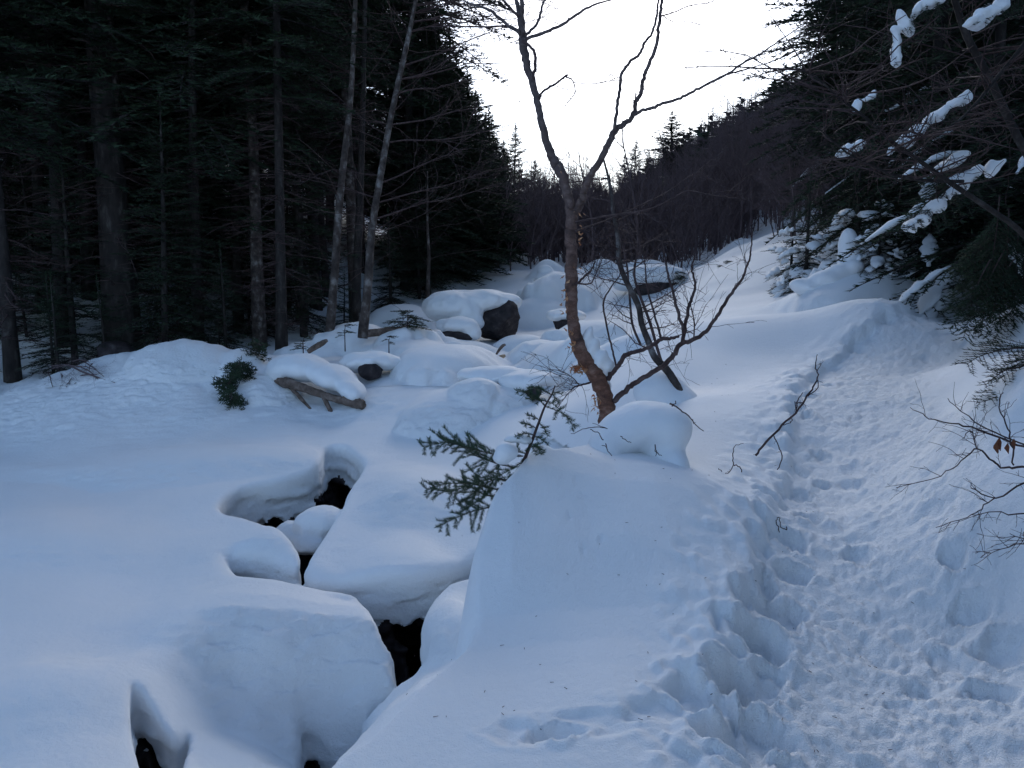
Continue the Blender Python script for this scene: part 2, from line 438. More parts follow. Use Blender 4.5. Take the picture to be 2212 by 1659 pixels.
for i in range(64):        # ragged left lip of the trail and the prints down it
    k = rnd.uniform(0.18, 0.93); q = trail[int(k * (len(trail) - 1))]; q2 = trail[min(int(k * (len(trail) - 1)) + 1, len(trail) - 1)]
    dx, dy = q2[0] - q[0], q2[1] - q[1]; L = math.hypot(dx, dy) + 1e-6
    off = rnd.gauss(0.52, 0.08) if i % 5 < 3 else rnd.uniform(-0.4, 0.45)
    HOLES.append((q[0] - dy / L * off, q[1] + dx / L * off, rnd.uniform(.045, .085), rnd.uniform(.06, .12), rnd.uniform(.05, .11) if i % 5 < 3 else rnd.uniform(.02, .05)))

# snow pillows over boulders in the stream, further up: px, py of the crest, d, rx, ry, height, turn
PIL = [(420, 790, 12.3, 1.0, .7, .16, .1), (570, 830, 12.1, .6, .8, .20, .5), (965, 800, 13.0, .85, 1.1, .36, -.5), (900, 770, 14.4, .8, .9, .28, -.3), (1010, 765, 15.6, .7, .7, .2, -.2),
       (1210, 800, 12.8, .62, .95, .46, .35), (1170, 775, 14.6, .7, .7, .3, .2), (1120, 742, 16.6, .55, .6, .2, .3), (1255, 750, 15.5, .8, .9, .4, .2), (985, 1345, 5.4, .34, .40, .22, .2), (540, 1345, 5.6, .95, .6, .08, .1), (560, 1600, 4.75, .5, .4, .12, 0), (742, 1530, 4.95, .20, .34, -.20, .3), (850, 1250, 6.3, .7, .45, .14, 0), (400, 1010, 9.2, 2.6, .6, .16, .0), (890, 1110, 7.8, .75, .8, .17, .5), (215, 1385, 5.2, .55, .5, -.10, 0), (100, 1200, 7, 1.6, .7, .09, 0), (150, 1560, 4.6, 1.0, .5, .08, .3), (580, 1215, 7.0, .35, .3, .06, 0), (960, 905, 10.4, .75, .6, .22, 0), (1060, 905, 10.6, .5, .5, .18, .3),
       (1290, 830, 11.4, .6, .8, .35, .4), (880, 700, 19.5, 1.0, 1.0, .35, 0), (1165, 690, 20.5, .7, 1.2, .5, -.6), (1215, 665, 22, 1.0, 1.6, .55, -.5), (1300, 610, 26, 1.0, .8, .5, 0), (1400, 590, 27, 1.6, 1.0, .6, .1), (1350, 600, 25, .6, .5, .4, 0),
       (1570, 590, 28, 1.2, .9, .4, 0), (1480, 580, 29, 1.0, .8, .5, 0), (1180, 615, 26, .8, .9, .6, 0), (1240, 625, 24, .7, .8, .35, .3), (830, 745, 15.5, 1.2, 1.2, .3, 0), (720, 745, 15.2, 1.0, 1.0, .25, 0),
       (1830, 640, 11.6, .9, .8, .35, 0), (1880, 640, 13.5, 1.0, .9, .5, 0), (2040, 660, 11.3, .45, .5, .25, 0), (1990, 650, 12.6, .35, .35, .45, 0), (2190, 880, 4.9, .35, .4, .22, 0), (2212, 1010, 4.3, .3, .35, .16, 0), (2110, 990, 4.6, .25, .28, .1, 0), (2200, 735, 8.2, .6, .6, .25, 0)]
PIL = [(*at(a, b, d)[:2], rx, ry, h, tn) for a, b, d, rx, ry, h, tn in PIL]

def pillows(x, y, h, lo=None):
    for cx, cy, rx, ry, H, tn in PIL:
        m = (np.abs(x - cx) < 4.0) & (np.abs(y - cy) < 4.0)
        if not m.any(): continue
        X = x[m] - cx; Y = y[m] - cy; c, s_ = math.cos(tn), math.sin(tn)
        a = (X * c + Y * s_) / rx; b = (-X * s_ + Y * c) / ry
        up = b > 0                                   # the uphill side melts into the slope behind
        b = np.where(up, b * 0.5, b)
        rho = np.sqrt(a * a + b * b) * (1 + 0.16 * noise2(X / 0.6 + cx * 7, Y / 0.6, 3) + 0.06 * noise2(X / 0.2 + cx * 5, Y / 0.2, 4))
        q = np.clip(1 - rho * rho, 0, 1); ex = 0.5 if cy > 9.5 and cy < 24 else 1.7
        prof = np.where(up, q * q, 0) * 0 + np.where(up, q ** (ex + 1.3 * np.clip(b * 2, 0, 1)), q ** ex)
        h[m] = h[m] + H * prof * (1.3 if 9.5 < cy < 24 else 1.0)
    return h

def left_rough(x, y):
    return ss(9.6, 12, y) * ss(-1.0, -3.0, x) * 0.030 * fbm2(x, y, 0.30, 3, 23)

def height(x, y, fine=True):
    x = np.atleast_1d(np.asarray(x, float)); y = np.atleast_1d(np.asarray(y, float))
    hR = fR(x, y); hL = fL(x, y)
    s, run = line_sd(x, y, edge)                       # + on the left of the rim
    far = ss(6.0, 9.0, y)
    so = np.maximum(s, 0)
    steep = 7.0 * (1 - ss(4.6, 6.2, y)) + 2.0 * (ss(4.6, 6.2, y) - far) + 0.5 * far
    r0 = 0.13
    drop = np.where(so < r0, so * so / (2 * r0) * steep, (so - r0 / 2) * steep)
    bank = hR - drop
    k = 0.06 + 0.9 * far
    g = smax(bank, hL, k)
    g = np.where(s < -1.5, np.where(hR > hL, np.maximum(g, hR), hR), g)
    w = ss(28, 40, y); w = np.maximum(w, ss(22, 34, np.abs(x)))
    g = g * (1 - w) + hill(x, y) * w
    g = g + 0.05 * fbm2(x, y, 1.7, 2, 11) * ss(3, 9, np.hypot(x, y)) + 0.012 * fbm2(x, y, 0.7, 2, 17)
    g = pillows(x, y, g)
    if fine:
        # rougher snow under the trees on the left
        g = g + left_rough(x, y)
        ts, _ = line_sd(x, y, trail)
        rag = 0.07 * fbm2(x, y, 0.22, 2, 31)
        tm = ss(0.60, 0.44, np.abs(ts) + rag) * ss(16, 11, y)
        sinkL = ss(0.58, 0.46, ts + rag) * ss(-0.9, -0.3, ts) * ss(14, 10, y)
        g = g - 0.085 * sinkL
        lump = np.abs(fbm2(x, y, 0.10, 3, 41)) - 0.35
        lump2 = np.abs(noise2(x / 0.045, y / 0.045, 43))
        tex = 0.016 * lump + 0.012 * lump2 + 0.009 * np.abs(noise2(x / 0.022, y / 0.022, 45)) + 0.016 * fbm2(x, y, 0.34, 2, 47) - .008 * ss(.25, .6, noise2(x / .10, y / .16, 48)) 
        g = g + tm * tex
        nr = ss(0.95, 0.5, np.abs(ts - 0.15)) * ss(16, 11, y)
        g = g + (nr - tm).clip(0) * (0.012 * fbm2(x, y, 0.16, 3, 53) + .028 * np.maximum(0, np.abs(fbm2(x, y, .12, 3, 54)) - .25) * ss(-.2, .4, ts))
        for cx, cy, rx, ry, dp in HOLES:
            m = (np.abs(x - cx) < rx * 2.2) & (np.abs(y - cy) < ry * 2.2)
            if not m.any(): continue
            X = x[m] - cx; Y = y[m] - cy
            rho = np.sqrt((X / rx) ** 2 + (Y / ry) ** 2) * (1 + 0.30 * noise2(X / (rx * .8) + cx * 31, Y / (ry * .8) + cy * 17, 9) + .07 * noise2(X / .03, Y / .03, 7))
            cut = ss(1.12, 0.62, rho)
            g[m] = g[m] - 0.50 * dp * cut * (1 + .12 * noise2(X / 0.05, Y / 0.05, 5)) + 0.12 * dp * np.exp(-((rho - 1.3) / .18) ** 2)
    return g

def gz(x, y):
    return float(height([x], [y], False)[0])

# ------------------------------------------------------------------ the carved stream bed (near)
SX0, SX1, SY0, SY1 = -9.4, 1.6, 2.0, 12.2
VS = 0.027
def pz(l):
    """pixel outline on the stream snow -> plan polygon (iterated on the surface)"""
    out = []
    for px, py in l:
        r = ray(px, py); z = -0.7
        for _ in range(12):
            p = CAM + r * ((z - CAM[2]) / r[2]); z = 0.5 * z + 0.5 * float(fL([p[0]], [p[1]])[0])
        out.append(p[:2])
    return [tuple(p) for p in smooth_line(out, 4, True)]
PITS = [  # outline, thickness of the snow at the far rim, rim radius, how far the hollow runs back under it
    ([(474, 1092), (520, 1056), (620, 1030), (688, 1004), (702, 966), (745, 958), (782, 995), (776, 1024), (752, 1060), (738, 1100), (700, 1155), (676, 1190), (657, 1218), (644, 1184), (624, 1162), (590, 1139), (530, 1114)], .50, .04, .9),
    ([(496, 1190), (540, 1188), (600, 1200), (645, 1228), (676, 1252), (660, 1262), (600, 1252), (540, 1243), (512, 1222)], .6, .08, .1),
    ([(676, 1264), (700, 1252), (760, 1262), (880, 1262), (960, 1240), (1045, 1190), (1060, 1225), (985, 1258), (935, 1294), (911, 1340), (908, 1382), (912, 1426), (864, 1454), (800, 1516), (770, 1556), (728, 1616), (694, 1668), (640, 1740), (560, 1740), (606, 1690), (640, 1652), (652, 1612), (664, 1562), (736, 1522), (828, 1466), (850, 1440), (842, 1404), (848, 1386), (820, 1340), (770, 1290)], .50, .05, .8),
    ([(286, 1488), (330, 1535), (372, 1588), (408, 1588), (392, 1640), (372, 1720), (330, 1730), (300, 1640), (282, 1560)], .34, .02, .5),
]
LUMP = at(682, 1135, 7.75); LUMP2 = at(868, 1425, 5.1)
def build_stream_snow():
    import openvdb as vdb
    xs = np.arange(SX0, SX1, VS); ys = np.arange(SY0, SY1, VS)
    X, Y = np.meshgrid(xs, ys, indexing='ij')
    H = fL(X, Y)
    H = H + 0.05 * fbm2(X, Y, 1.7, 2, 11) * ss(3, 9, np.hypot(X, Y)) + 0.012 * fbm2(X, Y, 0.7, 2, 17)
    H = pillows(X, Y, H)
    H = H + left_rough(X, Y) - 0.004
    gx, gy = np.gradient(H, VS)
    cosf = 1 / np.sqrt(1 + gx * gx + gy * gy)
    z0 = -3.0; zs = np.arange(z0, 1.2, VS)
    D = np.empty((len(xs), len(ys), len(zs)), np.float32)
    for k, z in enumerate(zs):
        D[:, :, k] = (z - H) * cosf
    band = 4 * VS
    for outline, thick, rr, under in PITS:
        poly = np.array(pz(outline))
        x0, y0 = poly.min(0) - 0.5; x1, y1 = poly.max(0) + np.array([0.5, 1.4])
        i0, i1 = np.searchsorted(xs, [x0, x1]); j0, j1 = np.searchsorted(ys, [y0, y1])
        xx = X[i0:i1, j0:j1]; yy = Y[i0:i1, j0:j1]
        sd0 = poly_sd(xx, yy, poly); h = H[i0:i1, j0:j1]
        thk = thick * (1 + 0.16 * noise2(xx / 0.35, yy / 0.35, 81) + 0.10 * noise2(xx / 0.09, yy / 0.09, 82))
        for k, z in enumerate(zs):
            below = h - z
            if below.max() < -0.3: continue
            # below the lip the hollow runs back, away from the viewer, under the far rim
            back = under * ss(0.0, 1.0, (below - thk) / 0.25)
            c = sd0 if not (below > thk * .8).any() else np.minimum(sd0, poly_sd(xx, yy - back, poly))
            lean = 0.22 * np.clip(below, 0, thk)         # the wall leans back a little
            wob = 0.040 * noise3(xx / 0.30, yy / 0.30, np.full(xx.shape, z / 0.07), 3) + 0.013 * noise3(xx / 0.07, yy / 0.07, np.full(xx.shape, z / 0.05), 4)
            c = c + wob * ss(0.08, 0.25, below)
            d = D[i0:i1, j0:j1, k]
            D[i0:i1, j0:j1, k] = smax(d, -c, rr * 2.2)
    # inner lump of snow inside the first pit, and a hanging shelf
    for (p, rad) in [(at(695, 1128, 7.75), (.27, .30, .16)), (at(640, 1152, 7.85), (.22, .25, .13)), (at(668, 1175, 7.5), (.20, .2, .10))]:
        i0, i1 = np.searchsorted(xs, [p[0] - .6, p[0] + .6]); j0, j1 = np.searchsorted(ys, [p[1] - .6, p[1] + .6]); k0, k1 = np.searchsorted(zs, [p[2] - .5, p[2] + .5])
        A, B, C = np.meshgrid(xs[i0:i1], ys[j0:j1], zs[k0:k1], indexing='ij')
        q = np.sqrt(((A - p[0]) / rad[0]) ** 2 + ((B - p[1]) / rad[1]) ** 2 + ((C - p[2]) / rad[2]) ** 2)
        e = (q - 1) * min(rad) + 0.012 * noise3(A / .09, B / .09, C / .09, 6)
        D[i0:i1, j0:j1, k0:k1] = smin(D[i0:i1, j0:j1, k0:k1], e, 0.06)
    D = np.clip(D, -band, band)
    D[:, :, -1] = band
    g = vdb.FloatGrid(); g.background = band; g.copyFromArray(D)
    P, Q = g.convertToQuads()
    P = P * VS + np.array([xs[0], ys[0], z0])
    # drop the outer skin of the block
    e = VS * 1.6
    ok = (P[:, 0] > SX0 + e) & (P[:, 0] < xs[-1] - e) & (P[:, 1] > SY0 + e) & (P[:, 1] < ys[-1] - e) & (P[:, 2] > z0 + e)
    Q = Q[ok[Q].all(1)]
    use = np.unique(Q); mp = np.full(len(P), -1); mp[use] = np.arange(len(use)); P = P[use]; Q = mp[Q]
    # fine grain on the steep faces only
    V = P.copy()
    gy = np.gradient(H, VS)[1]
    ii = np.clip(((V[:, 0] - SX0) / VS).astype(int), 0, len(xs) - 1); jj = np.clip(((V[:, 1] - SY0) / VS).astype(int), 0, len(ys) - 1)
    steepf = ss(.10, .85, np.abs(gy[ii, jj])) + ss(.08, .2, H[ii, jj] - V[:, 2])
    P[:, 2] += (0.002 + 0.026 * np.clip(steepf, 0, 1)) * fbm3(V[:, 0] * .7, V[:, 1] , V[:, 2] * 1.6, 0.085, 2, 71)
    STEEP = np.clip(steepf, 0, 1)
    Q = Q[:, ::-1]
    c = P[Q].mean(1)
    i = np.clip(((c[:, 0] - SX0) / VS).astype(int), 0, len(xs) - 1); j = np.clip(((c[:, 1] - SY0) / VS).astype(int), 0, len(ys) - 1)
    dep = H[i, j] - c[:, 2] - 0.08 * noise2(c[:, 0] / .12, c[:, 1] / .12, 91)
    lump = np.hypot(c[:, 0] - LUMP[0], c[:, 1] - LUMP[1]) < .55
    lump2 = np.zeros(len(c), bool)
    deep = (dep > 0.50) & ~(lump & (c[:, 2] > LUMP[2] - .22)) & ~lump2  # faces deep in the pits turn dark rock, so their shade reads black
    for nm, sel, mt, lb in (('snow_ground', ~deep, M['snow_rough'], 'smooth undercut snow over the stream boulders'), ('stream_bed_shade', deep, M['rock'], 'dark rock of the stream bed, standing in for the shade in the hollows')):
        q = Q[sel]; u = np.unique(q); m2 = np.full(len(P), -1); m2[u] = np.arange(len(u))
        mb = MB(); mb.raw(P[u], m2[q])
        o = mb.build(nm, mt); tag(o, lb, kind='structure'); set_attr(o, .9 * STEEP[u] + .05)

def set_attr(o, v):
    a = o.data.attributes.new('rough', 'FLOAT', 'POINT'); a.data.foreach_set('value', np.asarray(v, np.float32))

def build_ground():
    nu, ny = 660, 860
    us = np.linspace(-1.12, 1.12, nu)
    ys = 0.9 * (95 / 0.9) ** np.linspace(0, 1, ny)
    U, Y = np.meshgrid(us, ys, indexing='ij'); X = U * Y
    Z = height(X.ravel(), Y.ravel()).reshape(X.shape)
    # inside the carved block the grid is kept only where the near bank stands above the stream snow
    hL = fL(X, Y)
    s, _ = line_sd(X, Y, edge)
    inside = (X > SX0 + .3) & (X < SX1 - .3) & (Y > SY0 + .3) & (Y < SY1 - .35)
    gl = pillows(X.ravel(), Y.ravel(), hL.ravel().copy()).reshape(X.shape)
    low = inside & (s > 0.0) & (Z < gl + 0.05 * fbm2(X, Y, 1.7, 2, 11) + 0.055) & (X < 1.2)
    # near the pits keep the bank wall going down
    pitn = np.zeros(X.shape, bool)
    stp = 7.0 - 5.0 * ss(4.6, 6.2, Y)
    bankz = fR(X, Y) + 0.012 * fbm2(X, Y, 0.7, 2, 17) - np.where(s < .13, np.maximum(s, 0) ** 2 / .26 * stp, (s - .065) * stp) + ss(.03, .12, s) * .10 * fbm2(X, Y, .22, 2, 93)
    near = inside & (Y < 6.2) & (s > 0)
    Z = np.where(near, np.maximum(bankz, -2.6), Z)
    low = np.where(near, bankz < gl - 0.9, low)
    idx = np.arange(nu * ny).reshape(nu, ny)
    Q = np.stack([idx[:-1, :-1], idx[1:, :-1], idx[1:, 1:], idx[:-1, 1:]], -1).reshape(-1, 4)
    lw = low.ravel(); Q = Q[~lw[Q].all(1)]
    V = np.stack([X, Y, Z], -1).reshape(-1, 3)
    use = np.unique(Q); mp = np.full(len(V), -1); mp[use] = np.arange(len(use))
    V = V[use]; Q = mp[Q]
    # the trodden strip is its own piece of the setting
    qc = V[Q].mean(1); ts, _ = line_sd(qc[:, 0], qc[:, 1], trail)
    tr = (ts < 0.75) & (ts > -0.62) & (qc[:, 1] < 13)
    for name, sel, mt, lb in (('snow_slope', ~tr, M['snow_rough'], 'smooth snow bank and snowy valley sides'), ('trodden_path', tr, M['snow_rough'], 'trodden snow path curving uphill')):
        q = Q[sel]; u = np.unique(q); m2 = np.full(len(V), -1); m2[u] = np.arange(len(u))
        mb = MB(); mb.raw(V[u], m2[q]); o = mb.build(name, mt); tag(o, lb, kind='structure')
        t2, _ = line_sd(V[u][:, 0], V[u][:, 1], trail)
        lf = ss(9.6, 12, V[u][:, 1]) * ss(-1, -3, V[u][:, 0]) * .8
        set_attr(o, np.maximum(lf, ss(.75, .45, np.abs(t2) + .08 * fbm2(V[u][:, 0], V[u][:, 1], .3, 2, 61)) * ss(14, 11, V[u][:, 1])))

def build_outer():
    st = 3.0
    xs = np.arange(-200, 201, st); ys = np.arange(-120, 330, st)
    X, Y = np.meshgrid(xs, ys, indexing='ij')
    H = hill(X, Y)
    back = ss(30, 0, Y)
    Hb = -0.6 + 0.25 * np.maximum(0, np.abs(X) - 5) + 0.0 * Y
    H = H * (1 - back) + Hb * back
    near = (np.hypot(X, Y) < 14)
    H = np.where(near, np.minimum(H, -3.2), H)
    inw = (np.abs(X) < 1.12 * Y - 0.5) & (Y < 90) & (Y > 4)
    nb = np.hypot(X, Y) < 60
    H = H - 0.25
    H[nb] = np.minimum(H[nb], height(X[nb], Y[nb], False) - 0.4)
    idx = np.arange(X.size).reshape(X.shape)
    Q = np.stack([idx[:-1, :-1], idx[1:, :-1], idx[1:, 1:], idx[:-1, 1:]], -1).reshape(-1, 4)
    Q = Q[~inw.ravel()[Q].all(1)]
    mb = MB(); mb.raw(np.stack([X, Y, H], -1).reshape(-1, 3), Q)
    tag(mb.build('hills', M['snow']), 'snow covered valley sides further off', kind='structure')

build_stream_snow()
build_ground()
build_outer()
mb = MB()
mb.raw([(-9.2, 2.2, -2.02), (3, 2.2, -2.02), (3, 12, -1.6), (-9.2, 12, -1.6)], [(0, 1, 2, 3)])
tag(mb.build('stream_water', M['water']), 'black stream water under the snow', kind='structure')
# ------------------------------------------------------------------ vegetation generators
def prisms(mb, A, B, ra, rb):
    """many thin three-sided twigs at once"""
    A = np.asarray(A, float).reshape(-1, 3); B = np.asarray(B, float).reshape(-1, 3)
    ra = np.broadcast_to(ra, (len(A),)).astype(float); rb = np.broadcast_to(rb, (len(A),)).astype(float)
    T = B - A; T /= np.linalg.norm(T, axis=1)[:, None] + 1e-9
    h = np.where(np.abs(T[:, 2:3]) < .9, np.array([[0, 0, 1.0]]), np.array([[1.0, 0, 0]]))
    N = np.cross(T, h); N /= np.linalg.norm(N, axis=1)[:, None] + 1e-9; Bn = np.cross(T, N)
    V = []
    for P, r in ((A, ra), (B, rb)):
        for k in range(3):
            a = k * 2.0944
            V.append(P + r[:, None] * (math.cos(a) * N + math.sin(a) * Bn))
    V = np.stack(V, 1).reshape(-1, 3)
    b = np.arange(len(A))[:, None] * 6
    Q = np.concatenate([b + np.array([[k, (k + 1) % 3, 3 + (k + 1) % 3, 3 + k]]) for k in range(3)])
    mb.raw(V, Q)

def blades(mb, P, D, Nn, L, W):
    """thin needle blades: a triangle at P pointing along D, width along D x Nn"""
    S = np.cross(D, Nn); S /= np.linalg.norm(S, axis=1)[:, None] + 1e-9
    n = len(P); L = np.broadcast_to(L, (n,))[:, None]; W = np.broadcast_to(W, (n,))[:, None]
    V = np.stack([P - S * W * .5, P + S * W * .5, P + D * L], 1).reshape(-1, 3)
    mb.raw(V, None, np.arange(3 * n).reshape(-1, 3))

def frond(mb, wood, P, g, needle=.05, nw=.014, tw_step=.11, bl_step=.04, spread=.5, r0=.012, up=np.array([0, 0, 1.0]), sag=0.25, first=0.12, jit=.12):
    """one fir bough along polyline P: side twigs in a flat spray, covered by needles"""
    P = np.asarray(P, float); seg = np.linalg.norm(np.diff(P, axis=0), axis=1); cum = np.r_[0, np.cumsum(seg)]; L = cum[-1]
    if wood is not None:
        n = len(P) - 1
        r = r0 * (1 - .8 * cum / L)
        prisms(wood, P[:-1], P[1:], r[:-1], r[1:])
    t = np.arange(first * L, L, tw_step) + g.rand(len(np.arange(first * L, L, tw_step))) * tw_step * .4
    t = np.minimum(t, L * .999)
    if len(t) == 0: return
    pos = np.stack([np.interp(t, cum, P[:, k]) for k in range(3)], 1)
    i = np.clip(np.searchsorted(cum, t) - 1, 0, len(seg) - 1)
    T = (P[i + 1] - P[i]) / (seg[i][:, None] + 1e-9)
    S = np.cross(T, up); S /= np.linalg.norm(S, axis=1)[:, None] + 1e-9
    BA = []; BB = []
    for sd in (-1, 1):
        l = (spread * (L - t) * .75 + .10 * min(1, L)) * (0.7 + .5 * g.rand(len(t)))
        D = T * .62 + sd * S * .8 + g.randn(len(t), 3) * jit
        D[:, 2] -= sag * l / (l.max() + 1e-6) * .6
        D /= np.linalg.norm(D, axis=1)[:, None]
        BA.append(pos); BB.append(pos + D * l[:, None])
    # leading tip needles on the axis itself
    BA.append(P[:-1]); BB.append(P[1:])
    A = np.concatenate(BA); B = np.concatenate(BB)
    if wood is not None:
        prisms(wood, np.concatenate(BA[:2]), np.concatenate(BB[:2]), r0 * .25, r0 * .12)
    ln = np.linalg.norm(B - A, axis=1); k = np.maximum(1, (ln / bl_step).astype(int))
    idx = np.repeat(np.arange(len(A)), k)
    f = g.rand(len(idx))
    Dt = (B - A)[idx] / (ln[idx][:, None] + 1e-9)
    p = A[idx] + (B - A)[idx] * f[:, None]
    side = np.where(g.rand(len(idx)) < .5, -1, 1)[:, None]
    Sd = np.cross(Dt, up); Sd /= np.linalg.norm(Sd, axis=1)[:, None] + 1e-9
    Dn = Dt * .75 + side * Sd * .62 + up * (.18 + .25 * g.rand(len(idx))[:, None]) + g.randn(len(idx), 3) * .12
    Dn /= np.linalg.norm(Dn, axis=1)[:, None]
    Nn = up + g.randn(len(idx), 3) * .45
    blades(mb, p, Dn, Nn, needle * (.7 + .5 * g.rand(len(idx))), nw)

def curve_pts(p, d, L, n, g, droop=0.0, wob=0.06, lift=0.0):
    out = [np.array(p, float)]; d = np.array(d, float)
    for i in range(n):
        d = d + g.randn(3) * wob; d[2] += lift / n - droop / n * (1 if i < n * .7 else .3)
        d /= np.linalg.norm(d); out.append(out[-1] + d * L / n)
    return np.array(out)

def fir_meshes(name, seed, H, r0, base, R0, whorl=.38, per=6, needle=.09, nw=.022, tw=.17, bl=.055, droop=.5, dead=18, snow=0, pale=False, shape=1.0, padk=1.0):
    """trunk / crown / dead twigs / snow pads of one fir, as mesh data shared by its copies"""
    g = np.random.RandomState(seed)
    tr = MB(); lean = g.randn(2) * .012
    zz = np.linspace(-.5, H, 12); P = np.stack([lean[0] * zz + .03 * np.sin(zz * .6 + seed), lean[1] * zz + .03 * np.cos(zz * .5), zz], 1)
    rr = r0 * (1 - np.clip(zz, 0, H) / H) ** .8 + .008; rr[0] *= 1.35; rr[1] *= 1.08
    tr.tube(P, rr, 10, True, .06, seed)
    cr = MB(); sn = MB(); dd = MB()
    z = base * H
    while z < H - .12:
        f = (z - base * H) / (H * (1 - base)); n = per + g.randint(-1, 2)
        a0 = g.rand() * 6.28
        Lz = R0 * ((1 - f) ** shape) * (0.55 + .45 * min(1, f * 5 + .3)) + .10
        for k in range(n):
            if g.rand() < .10: continue
            a = a0 + k * 6.283 / n + g.randn() * .22; L = Lz * (.65 + .55 * g.rand())
            zc = z + g.randn() * whorl * .3
            c = np.array([np.interp(zc, zz, P[:, 0]), np.interp(zc, zz, P[:, 1]), zc])
            el = -.15 + .75 * f + g.randn() * .08
            B = curve_pts(c, (math.cos(a) * math.cos(el), math.sin(a) * math.cos(el), math.sin(el)), L, 5, g, droop * (1 - .6 * f), .05)
            frond(cr, tr if L > .5 else None, B, g, needle, nw, tw, bl, .5, .010 + .008 * L)
            if snow and g.rand() < snow and L > .5:
                pad_chain(sn, B[1:] + np.array([0, 0, .02]), .02 + padk * (.01 + .05 * g.rand() * L / 2 + .015 * L), g)
        z += whorl * (.8 + .4 * g.rand()) * (1 - .35 * f)
    frond(cr, None, np.array([[P[-1][0], P[-1][1], H - .4], [P[-1][0], P[-1][1], H + .15]]), g, needle, nw, .08, bl, .4)
    for k in range(dead):
        zc = g.uniform(.04, max(base, .1)) * H; a = g.rand() * 6.28; L = g.uniform(.4, 1.7) * min(1, r0 / .15)
        c = np.array([np.interp(zc, zz, P[:, 0]), np.interp(zc, zz, P[:, 1]), zc])
        B = curve_pts(c, (math.cos(a), math.sin(a), -.1), L, 5, g, .25, .12)
        prisms(dd, B[:-1], B[1:], np.linspace(.013, .005, 5), np.linspace(.011, .003, 5))
        for q in range(12):
            i = g.randint(1, 5); e = B[i] + np.array([g.randn(), g.randn(), g.randn() * .3]) * .20
            prisms(dd, [B[i]], [e], .004, .0025)
    out = dict(trunk=tr.mesh(name + '_trunk', M['bark_pale'] if pale else M['bark_dark']), crown=cr.mesh(name + '_crown', M['needles'], False))
    if dead: out['dead_branches'] = dd.mesh(name + '_dead', M['twig'], False)
    if sn.n: out['snow_load'] = sn.mesh(name + '_snow', M['snow'])
    return out

_ico = None
def ico(sub=2):
    global _ico
    if _ico is None:
        import bmesh
        _ico = {}
    if sub not in _ico:
        import bmesh
        bm = bmesh.new(); bmesh.ops.create_icosphere(bm, subdivisions=sub, radius=1)
        _ico[sub] = (np.array([v.co[:] for v in bm.verts]), np.array([[v.index for v in f.verts] for f in bm.faces]))
        bm.free()
    return _ico[sub]

def lump(mb, c, r, g=None, n=.12, sub=2, seed=None):
    V, T = ico(sub); s = (seed if seed is not None else (g.randint(9999) if g is not None else 1))
    k = 1 + n * noise3(V[:, 0] * 1.7 + s, V[:, 1] * 1.7, V[:, 2] * 1.7, s) + n * .4 * noise3(V[:, 0] * 5 + s, V[:, 1] * 5, V[:, 2] * 5, s)
    W = V * k[:, None]
    W[:, 2] = np.where(W[:, 2] < -.35, -.35 + (W[:, 2] + .35) * .4, W[:, 2])
    mb.raw(W * np.asarray(r) + np.asarray(c), None, T)

def pad_chain(mb, P, r, g):
    """snow lying along a bough: a flattened uneven sleeve over part of it"""
    P = np.asarray(P, float); n = len(P)
    a = g.uniform(0, .35) * (n - 1); b = g.uniform(.7, 1) * (n - 1); t = np.linspace(a, b, 10)
    Q = np.stack([np.interp(t, np.arange(n), P[:, k]) for k in range(3)], 1)
    w = np.sin(np.linspace(0.12, 3.05, 10)) ** .6 * r * (1 + .45 * g.randn(10)).clip(.45, 1.6)
    T = Q[-1] - Q[0]; T /= np.linalg.norm(T) + 1e-9; S = np.cross(T, [0, 0, 1.0]); S /= np.linalg.norm(S) + 1e-9
    k = 8; th = np.arange(k) * 6.2832 / k
    V = Q[:, None] + (w * 1.25)[:, None, None] * np.cos(th)[None, :, None] * S + (w * .75)[:, None, None] * (np.sin(th)[None, :, None] * .9 + .35) * np.array([0, 0, 1.0])
    V = V + g.randn(*V.shape) * r * .07
    V = V.reshape(-1, 3); i = np.arange(9)[:, None] * k; jj = np.arange(k)[None]
    F = np.stack([i + jj, i + (jj + 1) % k, i + k + (jj + 1) % k, i + k + jj], -1).reshape(-1, 4)
    tr = [(0, q + 1, q) for q in range(1, k - 1)] + [(9 * k, 9 * k + q, 9 * k + q + 1) for q in range(1, k - 1)]
    mb.raw(V, F[:, ::-1], [t_[::-1] for t_ in tr])

